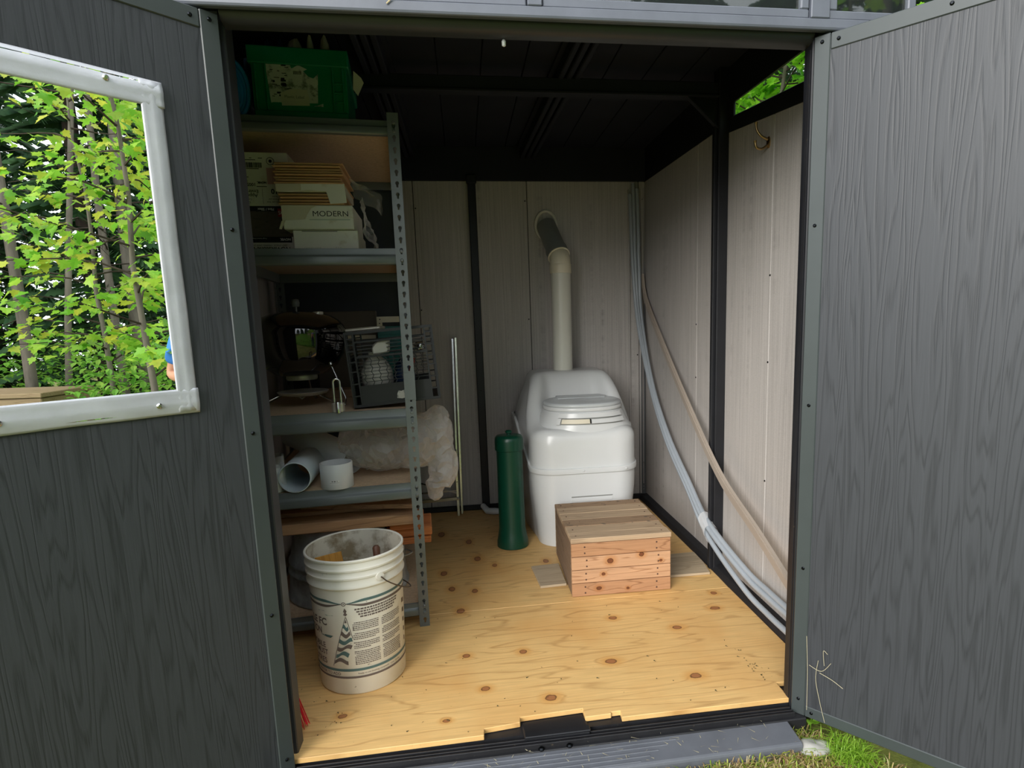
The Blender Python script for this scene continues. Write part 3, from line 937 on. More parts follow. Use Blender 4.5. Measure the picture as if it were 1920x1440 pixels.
for k in range(8):
    o = MB().box(0, 0.232 - 0.004 * ((k * 3) % 4), 0, 0.27, 0, 0.0064).build('flat_box', M['kraft'], None, bevel=0.0025, loc=(-0.116 + 0.0030 * ((k * 2) % 4), CY - 0.014 + 0.003 * (k % 3), zz), rot=(0, 0, 0.035 + 0.012 * (k % 3)))
    tag(o, 'brown flattened box in the stack on top of the torn carton', 'cardboard', 'flattened boxes on top of the stack')
    zz += 0.0092

# ---- crumpled clear film at the right of the stack
def crumple(name, nu, nv_, fn, amp, seed, mat, parent=None):
    mb = MB()

    def g(i, j):
        p = Vector(fn(i / (nu - 1), j / (nv_ - 1)))
        q = p * 34 + Vector((seed, 0, seed))
        return p + amp * Vector((mnoise.noise(q), mnoise.noise(q + Vector((9, 3, 1))), mnoise.noise(q + Vector((2, 7, 5)))))
    mb.grid(nu, nv_, g)
    return mb.build(name, mat, parent, smooth=25, fix=False)


cf = thing('plastic_wrap', 'crumpled clear plastic wrap beside the cartons on the shelf', 'plastic wrap', (0.155, 0.84, Z2))
crumple('film', 22, 18, lambda u, v: (0.002 + 0.018 * sin(v * 7 + u * 3) * v + 0.040 * v, -0.05 + 0.10 * u, 0.014 + 0.19 * (1 - v) * (0.8 + 0.2 * u)), 0.012, 2.0, M['film'], cf)
crumple('film_tail', 18, 14, lambda u, v: (-0.02 + 0.100 * u, -0.04 + 0.05 * v, 0.255 - 0.075 * u * (0.7 + 0.6 * v) - 0.055 * v * (1 - 0.6 * u)), 0.011, 6.0, M['film'], cf)

# ---- third shelf: kettle grill
M['enamel'] = plain('black_enamel', S(10, 10, 11), 0.06, 0, 0.6, 0.05, coat=0.6)
M['chrome'] = metalm('chrome_rod', S(200, 200, 200), 0.18, 0.05)
M['alu'] = plain('dull_aluminium', S(192, 186, 178), 0.35, 0.5, 0.5, 0.1)
gr = thing('kettle_grill', 'small black kettle grill with ash pan and wire legs', 'grill', (-0.132, 0.955, Z3))
MB().lathe([(0.060, 0.118), (0.100, 0.128), (0.140, 0.158), (0.164, 0.200), (0.173, 0.245), (0.175, 0.290)], 40, cap1=False).build('bowl', M['enamel'], gr, smooth=60)
MB().lathe([(0.1785, 0.282), (0.1785, 0.292), (0.172, 0.310), (0.155, 0.330), (0.128, 0.347), (0.092, 0.359), (0.05, 0.366), (0.004, 0.368)], 40, cap0=True).build('lid', M['enamel'], gr, smooth=60)
hd_ = MB().tube([(0, 0, 0.362), (0, 0, 0.376), (0.0, 0, 0.390)], 0.006, 8).build('lid_handle', M['enamel'], gr, smooth=60)
MB().lathe([(0.014, 0.385), (0.016, 0.400), (0.013, 0.412), (0.006, 0.414)], 14).build('handle_grip', plain('grey_grip', S(90, 90, 92), 0.6), gr, smooth=60)
MB().lathe([(0.020, 0.353), (0.020, 0.3625), (0.012, 0.3645)], 16, Matrix.Translation((0.085, -0.02, 0.0))).build('vent_damper', M['alu'], gr, smooth=40)
MB().lathe([(0.055, 0.102), (0.058, 0.106), (0.058, 0.118), (0.05, 0.118)], 28).build('bowl_foot_ring', M['alu'], gr, smooth=40)
MB().lathe([(0.060, 0.040), (0.088, 0.046), (0.096, 0.056), (0.092, 0.058), (0.084, 0.050), (0.055, 0.045)], 36).build('ash_pan', M['alu'], gr, smooth=50)
MB().tube([(-0.012, -0.03, 0.040), (0, -0.03, 0.030), (0.012, -0.03, 0.040)], 0.004, 6).build('pan_wing_nut', M['alu'], gr)
for k in range(3):
    a = radians(-70 + 120 * k) if k else radians(-25)
    a = (radians(-28), radians(-152), radians(90))[k]
    ca, sa = cos(a), sin(a)
    t_ = (-sa, ca)
    P = lambda r, z, s: (r * ca + t_[0] * s, r * sa + t_[1] * s, z)
    MB().tube([P(0.125, 0.165, 0.012), P(0.135, 0.150, 0.016), P(0.190, 0.030, 0.014), P(0.196, 0.0045, 0.0), P(0.170, 0.010, -0.010), P(0.090, 0.042, -0.012)], 0.0035, 8).build('leg', M['chrome'], gr, smooth=60)
    if k < 2:
        MB().tube([P(0.128, 0.17, 0), P(0.142, 0.172, 0), P(0.145, 0.160, 0)], 0.007, 8).build('leg_clip', M['steel'], gr, smooth=60)

# ---- steel padlock
pl = thing('padlock', 'steel padlock with a tall narrow shackle on the shelf edge', 'padlock', (0.047, 0.700, Z3), (0, 0, 0.15))
MB().lathe([(0.021, 0.0), (0.023, 0.003), (0.023, 0.030), (0.020, 0.034)], 8, Matrix.Scale(0.72, 4, (0, 1, 0))).build('body', M['alu'], pl, bevel=0.001)
MB().lathe([(0.009, -0.004), (0.0095, 0.0), (0.0095, 0.034), (0.008, 0.036)], 10, Matrix.Translation((0.0, -0.012, 0.002))).build('barrel', M['steel'], pl, smooth=50)
MB().tube([(-0.0115, 0, 0.032), (-0.0115, 0, 0.10)] + [(-0.0115 * cos(a), 0, 0.108 + 0.0115 * sin(a)) for a in [pi * k / 8 for k in range(9)]] + [(0.0115, 0, 0.10), (0.0115, 0, 0.032)], 0.0042, 10).build('shackle', M['steel'], pl, smooth=60)

# ---- black lattice crate, tilted
M['bplastic'] = plain('black_crate_plastic', S(26, 27, 31), 0.42, 0, 0.5, 0.1, 8)
cr = thing('milk_crate', 'black plastic lattice crate tilted on the shelf with bits inside', 'crate', (0.094, 0.747, Z3 + 0.004), (0, radians(-4.0), 0.06))
CW, CD, CH = 0.318, 0.30, 0.278


def crate_wall(w, name):
    mb = MB()
    t0, t1 = 0.0, 0.010
    mb.box(0, w, t0, t1, 0.0, 0.010)
    mb.box(0, w, t0, t1, CH - 0.010, CH)
    for x in (0.0, 0.028, w - 0.034, w - 0.006):
        mb.box(x, x + 0.006, t0, t1, 0.010, CH - 0.010)
    mb.box(0.034, w - 0.034, 0.003, t1, 0.010, 0.074)              # solid lower band
    mb.box(0.034, w - 0.034, t0, t1, 0.072, 0.078)
    mb.box(0.034, w - 0.034, t0, t1, 0.180, 0.187)
    mb.box(0.034, w - 0.034, t0, t1, 0.236, 0.242)
    for z in (0.040, 0.085, 0.130, 0.165, 0.205, 0.228, 0.250):
        mb.box(0.006, 0.028, t0, t1, z, z + 0.005)
        mb.box(w - 0.028, w - 0.006, t0, t1, z, z + 0.005)
    for k in range(7):
        z = 0.090 + 0.0125 * k
        mb.box(0.034, w - 0.034, 0.004, 0.008, z, z + 0.002)
    for k in range(3):
        z = 0.196 + 0.014 * k
        mb.box(0.145, w - 0.034, 0.002, 0.008, z, z + 0.0028)
    for k in range(4):
        mb.box(0.040, 0.100 - 0.008 * k, 0.002, 0.008, 0.222 - 0.012 * k, 0.226 - 0.012 * k)
    nz = int((w - 0.09) / 0.027)
    for q in range(nz):
        x = 0.056 + q * 0.027
        pts = [(x + (0.0035 if (k % 2) else -0.0035), 0.002, 0.076 + 0.013 * k) for k in range(9)]
        for p0, p1 in zip(pts, pts[1:]):
            mb.bar(p0, p1, 0.004, 0.0024, up=(1, 0, 0.2))
    return mb.mesh(name, 0.0, smooth=None)


wm = crate_wall(CW, 'side_wall')
wm2 = crate_wall(CD - 0.020, 'side_wall')
link('side_wall', wm, M['bplastic'], cr)
link('side_wall', wm, None, cr, (CW, CD, 0), (0, 0, pi))
link('side_wall', wm2, M['bplastic'], cr, (CW, 0.010, 0), (0, 0, pi / 2))
link('side_wall', wm2, None, cr, (0, CD - 0.010, 0), (0, 0, -pi / 2))
MB().box(0.010, CW - 0.010, 0.010, CD - 0.010, 0.002, 0.008).build('base', M['bplastic'], cr)
flat_patch(cr, 'paper_scrap', [(0.158, 0.020), (0.176, 0.016), (0.206, 0.020), (0.206, 0.046), (0.188, 0.048), (0.176, 0.044), (0.166, 0.047), (0.160, 0.034)], 0.0028, M['paper'])


def CR(x, y, z):                            # crate-local to world
    return cr.matrix_basis @ Vector((x, y, z))


cr.rotation_mode = 'XYZ'
CRM = Matrix.Translation(cr.location) @ cr.rotation_euler.to_matrix().to_4x4()
M['jug'] = plain('milky_plastic', S(196, 192, 184), 0.35, 0, 0.5, 0.08, 10)
jg = MB().lathe([(0.050, 0.0), (0.058, 0.006), (0.059, 0.05), (0.052, 0.058), (0.058, 0.066), (0.058, 0.115), (0.040, 0.150), (0.022, 0.168), (0.022, 0.185)], 28).build('plastic_jug', M['jug'], None, smooth=50)
jg.location = CRM @ Vector((0.092, 0.085, 0.010)); jg.rotation_euler = (0, radians(-4), 0)
tag(jg, 'milky white plastic jug standing inside the black crate', 'jug')
sp = MB().prism([(0.0, 0.0), (0.062, 0.004), (0.068, 0.054), (0.020, 0.050), (0.0, 0.030)], 0, 0.03, 'y').build('scoop', M['jug'], None, bevel=0.006, smooth=40)
sp.location = CRM @ Vector((0.090, 0.014, 0.186)); sp.rotation_euler = (0, radians(-4), 0)
tag(sp, 'pale rounded plastic scoop behind the upper slots of the black crate', 'scoop')
tr_ = MB().box(0, 0.128, 0, 0.16, 0, 0.012).build('tray', M['alu'], None, bevel=0.004)
tr_.location = CRM @ Vector((0.004, 0.02, 0.2785)); tr_.rotation_euler = (0, radians(-4), 0.0)
tag(tr_, 'flat pale metal tray lying across the top of the black crate', 'tray')
bn = blob('blue_bundle', 'dark blue cloth bundle inside the black crate', 'bundle', CRM @ Vector((0.185, 0.12, 0.008)), (0.04, 0.05, 0.075), M['navy'], 4.4, 0.2)
M['redp'] = plain('dull_red', S(140, 42, 36), 0.5)
rt = MB().tube([(0, 0, 0), (0.0, 0, 0.12), (0.01, 0.0, 0.15)], 0.008, 8).build('red_handle', M['redp'], None, smooth=60)
rt.location = CRM @ Vector((0.208, 0.040, 0.012)); rt.rotation_euler = (0, 0.06, 0)
tag(rt, 'dull red tool handle inside the black crate', 'handle')
gf = blob('foil_ball', 'scrap of shiny silver foil in the corner of the black crate', 'foil', CRM @ Vector((0.262, 0.045, 0.185)), (0.017, 0.016, 0.016), M['steel'], 8.8, 0.4, 6)

# ---- things at the back of the third shelf
M['teal'] = plain('teal_plastic', S(10, 96, 92), 0.45, 0, 0.5, 0.1)
tl = thing('tool_case', 'teal plastic case standing behind the black crate', 'case', (0.118, 1.33, Z3), (0, 0, 0.05))
MB().box(0, 0.110, 0, 0.14, 0, 0.30).build('case_body', M['teal'], tl, bevel=0.004)
MB().box(0.004, 0.106, -0.004, 0.0, 0.262, 0.30).build('case_rim', M['teal'], tl, bevel=0.001)
bx_ = thing('grey_box', 'flat grey-brown box leaning behind the kettle grill', 'box', (-0.16, 1.36, Z3), (0, 0, 0.05))
MB().box(0, 0.272, 0, 0.05, 0, 0.372).build('box_body', plain('grey_brown_card', S(92, 84, 76), 0.8), bx_, bevel=0.003)
MB().box(0.02, 0.265, -0.0008, 0, 0.245, 0.262).build('pale_stripe', M['paper2'], bx_)
bk = MB()
bm2 = plate_with_holes([(0, 0), (0.024, 0), (0.024, 0.016), (0.10, 0.016), (0.10, 0.042), (0, 0.042)], [[(0.012 + 0.0032 * cos(a), 0.012 + 0.0032 * sin(a)) for a in [pi * k / 4 for k in range(8)]], [(0.014 + 0.0032 * cos(a), 0.030 + 0.0032 * sin(a)) for a in [pi * k / 4 for k in range(8)]]], 0.003)
bo = bm_obj('bracket', bm2, plain('cream_metal', S(206, 200, 178), 0.5), None)
bo.location = (0.120, 1.322, Z3 + 0.3015); bo.rotation_euler = (0, 0, 0.05)
tag(bo, 'cream metal hinge bracket with two holes above the teal case', 'bracket')
bo2 = MB().box(0, 0.34, 0, 0.10, 0, 0.035).build('wood_offcut', plain('pale_offcut', S(150, 122, 96), 0.8), None, bevel=0.002, loc=(-0.10, 1.16, Z3), rot=(0, 0, 0.05))
tag(bo2, 'pale wooden offcut lying behind the grill legs on the shelf', 'offcut')

# ---- fourth shelf: plastic pipe pieces and a big plastic bag
M['pvc'] = plain('white_pvc', S(214, 217, 218), 0.32, 0, 0.5, 0.04)
M['pvcin'] = plain('bluish_pvc', S(196, 208, 216), 0.4, 0, 0.5, 0.04)


def pipe(name, label, a, b, r, t, mat, n=36, inner=None):
    a, b = Vector(a), Vector(b)
    L = (b - a).length
    q = (b - a).to_track_quat('Z', 'Y').to_matrix().to_4x4()
    mb = MB().lathe([(r - t, 0), (r - 0.001, 0), (r, 0.001), (r, L - 0.001), (r - 0.001, L), (r - t, L), (r - t, 0)], n, None, False, False)
    o = mb.build(name, mat, None, smooth=50)
    o.matrix_basis = Matrix.Translation(a) @ q
    return tag(o, label, 'pipe')


pipe('plastic_pipe', 'thick white plastic pipe lying with its open bluish mouth forward', (-0.117, 0.668, Z4 + 0.056), (-0.128, 0.95, Z4 + 0.056), 0.056, 0.0035, M['pvcin'])
pipe('plastic_pipe', 'white plastic pipe lying askew behind the open-mouthed pipe', (0.050, 0.900, Z4 + 0.058), (-0.235, 1.125, Z4 + 0.145), 0.057, 0.0035, M['pvc'])
cpz = MB().lathe([(0.053, 0), (0.0572, 0), (0.058, 0.001), (0.058, 0.091), (0.0572, 0.092), (0.054, 0.092), (0.053, 0.0)], 40, None, False, False).build('pipe_coupling', M['pvc'], None, smooth=50, loc=(0.016, 0.730, Z4))
tag(cpz, 'short upright white pipe coupling with a small barcode sticker', 'coupling')
mb = MB(); mb2 = MB()
for k in range(11):
    a0 = radians(-104 + k * 3)
    st = lambda r, z, a: (r * cos(a), r * sin(a), z)
    a1 = a0 + radians(3)
    mb.add([st(0.0583, 0.022, a0), st(0.0583, 0.022, a1), st(0.0583, 0.036, a1), st(0.0583, 0.036, a0)], [(0, 1, 2, 3)])
    if k in (2, 3, 5, 6, 8):
        a1 = a0 + radians(1.6 + (k % 2))
        mb2.add([st(0.0586, 0.030, a0), st(0.0586, 0.030, a1), st(0.0586, 0.034, a1), st(0.0586, 0.034, a0)], [(0, 1, 2, 3)])
    mb2.add([st(0.0586, 0.026, a0), st(0.0586, 0.026, a0 + radians(2)), st(0.0586, 0.027, a0 + radians(2)), st(0.0586, 0.027, a0)], [(0, 1, 2, 3)])
mb.build('sticker', M['white_ink'], cpz, fix=False)
mb2.build('barcode', M['ink'], cpz, fix=False)['kind'] = 'stuff'
cup = thing('wrapped_coupling', 'white pipe piece wrapped in clear film at the shelf end', 'pipe', (-0.205, 0.705, Z4))
MB().lathe([(0.036, 0.0), (0.040, 0.004), (0.042, 0.092), (0.038, 0.092), (0.036, 0.006)], 28).build('pipe_piece', M['pvc'], cup, smooth=50)
crumple('film', 28, 10, lambda u, v: ((0.044 + 0.004 * v) * cos(2 * pi * u), (0.044 + 0.004 * v) * sin(2 * pi * u), 0.008 + 0.125 * v), 0.005, 3.3, M['film'], cup)

M['bag'] = film('milky_bag', (0.82, 0.79, 0.76, 1), 0.60, 0.10)
bg = MB()


def ell(mb, c, r, n=24, k=14):
    base = len(mb.v)
    mb.grid(n, k, lambda i, j: (c[0] + r[0] * cos(2 * pi * i / n) * cos(-pi / 2 + pi * j / (k - 1)), c[1] + r[1] * sin(2 * pi * i / n) * cos(-pi / 2 + pi * j / (k - 1)), c[2] + r[2] * sin(-pi / 2 + pi * j / (k - 1))), True)


ell(bg, (0.165, 0.98, 0.688), (0.185, 0.20, 0.112))
ell(bg, (0.285, 0.94, 0.690), (0.105, 0.15, 0.110))
ell(bg, (0.378, 0.96, 0.710), (0.062, 0.10, 0.118))
ell(bg, (0.395, 0.95, 0.585), (0.058, 0.080, 0.105))
ell(bg, (0.360, 0.94, 0.490), (0.036, 0.05, 0.050))
bgo = bg.build('plastic_bag', M['bag'], None, fix=True)
tag(bgo, 'big crumpled translucent plastic bag bulging past the shelf post', 'bag')
md = bgo.modifiers.new('merge', 'REMESH'); md.mode = 'VOXEL'; md.voxel_size = 0.0085
for nm, sz, st_ in (('folds', 0.050, 0.040), ('creases', 0.016, 0.014)):
    tx = bpy.data.textures.new(nm, 'MUSGRAVE' if nm == 'folds' else 'CLOUDS')
    tx.noise_scale = sz
    if nm == 'folds':
        tx.musgrave_type = 'RIDGED_MULTIFRACTAL'
    md = bgo.modifiers.new(nm, 'DISPLACE'); md.texture = tx; md.strength = st_ * 0.3; md.mid_level = 0.6; md.texture_coords = 'LOCAL'
md = bgo.modifiers.new('facets', 'DECIMATE'); md.ratio = 0.16

# ---- bottom shelf: upturned wash tub, wooden slab on it
M['galv'] = plain('galvanised_sheet', S(158, 162, 164), 0.42, 0.35, 0.5, 0.2, 22, dirt=(S(110, 112, 110), 9, 0.5, 0.7))
tub = thing('wash_tub', 'upturned galvanised wash tub with ring handle on the bottom shelf', 'tub', (-0.010, 0.940, Z5))
MB().lathe([(0.234, 0.0), (0.238, 0.004), (0.238, 0.012), (0.233, 0.018), (0.226, 0.100), (0.231, 0.106), (0.231, 0.116), (0.224, 0.122), (0.222, 0.138), (0.227, 0.144), (0.227, 0.153), (0.220, 0.160),
            (0.196, 0.270), (0.199, 0.276), (0.199, 0.284), (0.194, 0.290), (0.190, 0.304), (0.184, 0.306), (0.180, 0.298)], 56).build('shell', M['galv'], tub, smooth=50)
for z in (0.130, 0.168):
    MB().tube([(0.220, -0.05 + 0.03 * k, z - 0.010 * sin(k * pi / 4) + 0) if False else (0.218 + 0.040 * sin(pi * k / 8), -0.055 + 0.011 * k, z + (0.012 if z > 0.15 else -0.004)) for k in range(9)], 0.0035, 8).build('ring_handle', M['galv'], tub, smooth=60)
MB().box(0.208, 0.226, -0.075, 0.045, 0.120, 0.190).build('handle_plate', M['galv'], tub, bevel=0.006, smooth=40)

def woodm(name, base, line, axis='x', rough=0.75, speck=None, rings=7, amount=0.55, width=(0.72, 0.95), knots=None, knotcol=None, kplane='xy'):
    fr = {'x': (1.2, 16, 16), 'y': (16, 1.2, 16), 'z': (16, 16, 1.2)}[axis]
    fb = {'x': (5, 130, 130), 'y': (130, 5, 130), 'z': (130, 130, 5)}[axis]
    return grain(name, base, line, freq=fr, rings=rings, fiber=fb, rough=rough, spec=0.25, amount=amount, bump=0.35, speck=speck, width=width, knots=knots, knotcol=knotcol, kplane=kplane)


M['oldwood'] = woodm('weathered_brown_wood', S(168, 132, 98), S(86, 58, 38))
M['redwood'] = woodm('orange_brown_wood', S(178, 112, 66), S(110, 56, 26))
pw = thing('wooden_slab', 'weathered plank slab with orange-brown cleats lying on the upturned tub', 'planks', (-0.24, 0.705, Z5 + 0.3075), (0, 0, RYAW - 0.02))
MB().box(-0.02, 0.530, 0, 0.085, 0.0, 0.040).build('plank', M['oldwood'], pw, bevel=0.003)
MB().box(-0.02, 0.505, 0.090, 0.185, 0.0, 0.038).build('plank', M['oldwood'], pw, bevel=0.003)
MB().box(-0.02, 0.520, 0.190, 0.290, 0.0, 0.036).build('plank', M['oldwood'], pw, bevel=0.003)
MB().box(-0.01, 0.470, 0.100, 0.260, 0.039, 0.055).build('plank', M['oldwood'], pw, bevel=0.003)
MB().bar((0.10, 0.16, 0.064), (0.53, 0.05, 0.064), 0.05, 0.018).build('batten', M['oldwood'], pw, bevel=0.002)
MB().box(0.430, 0.560, 0.030, 0.200, -0.030, -0.0002).build('cleat', M['redwood'], pw, bevel=0.003)
MB().box(0.415, 0.590, 0.050, 0.230, -0.066, -0.0305).build('cleat', M['redwood'], pw, bevel=0.004)
MB().box(0.400, 0.585, 0.060, 0.220, -0.100, -0.072).build('cleat', M['redwood'], pw, bevel=0.003)
MB().box(0.42, 0.44, 0.10, 0.16, -0.073, -0.065).build('spacer', M['redwood'], pw)

# ---- white pail with printing
BR0, BR1, BHT = 0.137, 0.150, 0.451
PHI0 = radians(-79)
M['pail'] = plain('white_pail_plastic', S(222, 218, 206), 0.38, 0, 0.5, 0.05, 7, dirt=(S(96, 84, 68), 48, 0.66, 0.72))
M['pailin'] = plain('grimy_pail_inside', S(206, 200, 184), 0.5, 0, 0.4, 0.08, 7, dirt=(S(140, 126, 102), 9, 0.48, 0.62))
M['print_g'] = plain('grey_green_print', S(84, 108, 106), 0.5, 0, 0.3, 0.08)
M['print_b'] = plain('grey_brown_print', S(104, 92, 86), 0.5, 0, 0.3, 0.08)
bk = thing('pail', 'white plastic pail with printed text and a wire handle', 'bucket', (0.118, 0.419, 0.0))


def brad(z):
    return BR0 + (0.1475 - BR0) * min(z, 0.36) / 0.36


prof = [(BR0 - 0.006, 0.0), (BR0, 0.006), (brad(0.355), 0.355), (0.1535, 0.3595), (0.1545, 0.364), (0.1515, 0.369), (0.1500, 0.388), (0.1545, 0.3905), (0.1550, 0.396), (0.1515, 0.400), (0.1505, 0.414),
        (0.1555, 0.4165), (0.1560, 0.422), (0.1525, 0.426), (0.1520, 0.442), (0.1560, 0.445), (0.1565, 0.450), (0.1540, 0.4525), (0.1500, 0.4525), (0.1490, 0.449)]
MB().lathe(prof, 72, cap0=True, cap1=False).build('shell', M['pail'], bk, smooth=45)
MB().lathe([(0.1490, 0.449), (0.146, 0.36), (0.133, 0.012)], 72, cap0=False, cap1=True).build('inner_face', M['pailin'], bk, smooth=45)


def wrap(u_deg, z, lift=0.0006):
    a = PHI0 + radians(u_deg)
    r = brad(z) + lift
    return (r * cos(a), r * sin(a), z)


def wrap_text(s, size, u0, z0, mat, squeeze=1.0, bold=0.0, skew=0.0):
    vs, fs = text_data(s, size, 'LEFT', bold)
    R = brad(z0)
    mb = MB().add([wrap(u0 + math.degrees(v.x * squeeze / R), z0 + v.y + skew * v.x) for v in vs], fs)
    return mb.build('lettering', mat, bk, fix=False)


def wrap_poly(mb, pts, lift=0.0006):
    """thin strip or patch: list of (u, z) outline quads"""
    mb.add([wrap(u, z, lift) for u, z in pts], [tuple(range(len(pts)))])


def wrap_ring(z0, z1, mat, us=range(-180, 181, 3), pinch=None):
    mb = MB()
    us = list(us)
    for a, b in zip(us, us[1:]):
        def zz_(u):
            if pinch is None: return z0, z1
            k = min(1.0, abs(u + 18.4) / 26.0)
            k = k * k * (3 - 2 * k)
            c = 0.312
            return c + (z0 - c) * k - 0.001, c + (z1 - c) * k + 0.001
        za0, za1 = zz_(a); zb0, zb1 = zz_(b)
        wrap_poly(mb, [(a, za0), (b, zb0), (b, zb1), (a, za1)])
    return mb.build('printed_ring', mat, bk, fix=False)


wrap_ring(0.3165, 0.3235, M['print_g'], range(-120, 100, 3), 1)
wrap_ring(0.300, 0.3065, M['print_b'], range(-120, 100, 3), 1)
wrap_ring(0.0835, 0.0920, M['print_g'])
wrap_ring(0.0590, 0.0660, M['print_b'])
mb = MB()
for (r0_, r1_) in ((0.0045, 0.0070), (0.0, 0.0022)):
    n = 18
    for k in range(n):
        a0, a1 = 2 * pi * k / n, 2 * pi * (k + 1) / n
        dg = math.degrees(1 / 0.146)
        wrap_poly(mb, [(-18.4 + dg * r0_ * cos(a0), 0.312 + r0_ * sin(a0)), (-18.4 + dg * r1_ * cos(a0), 0.312 + r1_ * sin(a0)), (-18.4 + dg * r1_ * cos(a1), 0.312 + r1_ * sin(a1)), (-18.4 + dg * r0_ * cos(a1), 0.312 + r0_ * sin(a1))], 0.0009)
mb.build('printed_button', M['print_b'], bk, fix=False)
MB().lathe([(0.0075, 0), (0.0075, 0.0004)], 18, Matrix.Translation(wrap(-18.4, 0.312, 0.0002)) @ Vector(wrap(-18.4, 0, 0)).to_track_quat('Z', 'Y').to_matrix().to_4x4()).build('printed_button_ground', M['pail'], bk)
wrap_text('LE FC', 0.033, -74, 0.247, M['print_b'], 0.95, 0.0010)
wrap_text('SELECTION', 0.031, -106, 0.214, M['print_b'], 0.82, 0.0008)
wrap_text('MOBILE', 0.026, -84, 0.166, M['print_b'], 0.95, 0.0004)
wrap_text('TRES MUST', 0.025, -94, 0.142, M['print_b'], 0.92, 0.0004)
wrap_text('LITRES', 0.026, -80, 0.112, M['print_b'], 0.95, 0.0004)
wrap_text('JUST STIR WATER TO ADD', 0.0135, -96, 0.0745, M['print_b'], 0.98, 0.0002)
wrap_text('Ready to use finishing compound   Laval, Quebec', 0.0075, -8, 0.0745, M['print_b'], 1.0)
mb = MB()
for pts in ([(-57, 0.283), (-47, 0.286), (-33, 0.272), (-43, 0.271)], [(-57, 0.201), (-45, 0.205), (-36, 0.204), (-40, 0.196), (-46, 0.197)]):
    wrap_poly(mb, pts)
mb.build('printed_diamond', M['print_g'], bk, fix=False)['kind'] = 'stuff'
# striped flag-shaped fir tree
mb = MB(); mbb = MB()


def edges_at(z):
    f = (0.262 - z) / (0.262 - 0.102)
    l = -17.5 + (-40.0 + 17.5) * f
    r = -17.5 + (6.5 * min(1, f / 0.52) if f < 0.55 else (6.5 - 8.0 * min(1.0, (f - 0.55) / 0.25)))
    return l, r


k = 0
z = 0.262
bands = 7
for b in range(bands):
    zt_, zb_ = 0.262 - 0.160 * b / bands, 0.262 - 0.160 * (b + 0.56) / bands
    n = 8
    for i in range(n):
        def wave(t, zz0):
            l, r = edges_at(zz0)
            return l + (r - l) * t, zz0 + 0.006 * sin(t * 5.5 + b * 0.9) * (b > 0)
        t0, t1 = i / n, (i + 1) / n
        q = [wave(t0, zt_), wave(t0, zb_), wave(t1, zb_), wave(t1, zt_)]
        wrap_poly(mb if b % 2 else mbb, q)
mb.build('printed_stripe', M['print_g'], bk, fix=False)['kind'] = 'stuff'
mbb.build('printed_stripe', M['print_b'], bk, fix=False)['kind'] = 'stuff'
mb = MB()
for a, b in (((-17.5, 0.270), (-40.2, 0.101)), ((-17.0, 0.268), (-10.8, 0.196)), ((-40.2, 0.101), (-19.0, 0.103))):
    n = 8
    for i in range(n):
        p = [a[0] + (b[0] - a[0]) * i / n, a[1] + (b[1] - a[1]) * i / n]
        q = [a[0] + (b[0] - a[0]) * (i + 1) / n, a[1] + (b[1] - a[1]) * (i + 1) / n]
        wrap_poly(mb, [(p[0] - 0.3, p[1]), (q[0] - 0.3, q[1]), (q[0] + 0.5, q[1]), (p[0] + 0.5, p[1])])
wrap_poly(mb, [(-17.6, 0.299), (-19.6, 0.287), (-18.4, 0.284), (-19.8, 0.276), (-17.2, 0.272), (-14.8, 0.277), (-16.4, 0.283), (-15.2, 0.288)])
mb.build('printed_outline', M['print_b'], bk, fix=False)
mb = MB()
rr = random.Random(11)
for line in range(4):
    zc_ = 0.289 - 0.0085 * line
    u = -6 + 2 * line
    while u < 52 - 3 * line:
        w = 1.5 + rr.random() * 2.5
        wrap_poly(mb, [(u, zc_), (u + w, zc_), (u + w, zc_ + 0.0052), (u, zc_ + 0.0052)])
        u += w + 0.7
for col in (0, 1):
    u0, u1 = ((-10, 22), (26, 57))[col]
    for line in range(24):
        if line in (5, 10, 15): continue
        zc_ = 0.246 - 0.0061 * line
        u = u0 + (2 if line % 6 == 0 else 0)
        end = u1 - (rr.random() * 12 if line % 5 == 4 else 0)
        while u < end:
            w = 0.6 + rr.random() * 2.4
            wrap_poly(mb, [(u, zc_), (min(end, u + w), zc_), (min(end, u + w), zc_ + 0.0028), (u, zc_ + 0.0028)])
            u += w + 0.5
for u, z, h in ((-9.5, 0.222, 0.014), (-9.5, 0.105, 0.012), (55, 0.105, 0.014)):
    wrap_poly(mb, [(u, z), (u + 0.9, z), (u + 0.9, z + h), (u, z + h)])
mb.build('fine_print', M['print_b'], bk, fix=False)['kind'] = 'stuff'
wrap_ring_dummy = None
mb = MB()
for b in range(5):
    wrap_poly(mb, [(66 + b, 0.265 - 0.034 * b), (74, 0.262 - 0.034 * b), (74, 0.246 - 0.034 * b), (66 + b, 0.250 - 0.034 * b)])
mb.build('printed_stripe', M['print_b'], bk, fix=False)['kind'] = 'stuff'
# ears and wire handle
for u in (26, 206):
    a = PHI0 + radians(u)
    MB().lathe([(0.014, -0.004), (0.013, 0.0065), (0.006, 0.0075)], 14, Matrix.Translation((0.1515 * cos(a), 0.1515 * sin(a), 0.385)) @ Vector((cos(a), sin(a), 0)).to_track_quat('Z', 'Y').to_matrix().to_4x4()).build('handle_ear', M['pail'], bk, smooth=40)
pts = []
for k in range(33):
    t = k / 32.0
    a = PHI0 + radians(26 + 180 * t)
    R = 0.163 + 0.008 * sin(pi * t)
    pts.append((R * cos(a), R * sin(a), 0.385 - 0.115 * sin(pi * t) ** 0.8))
MB().tube(pts, 0.0022, 7).build('wire_handle', metalm('rusty_wire', S(110, 104, 98), 0.45), bk, smooth=60)
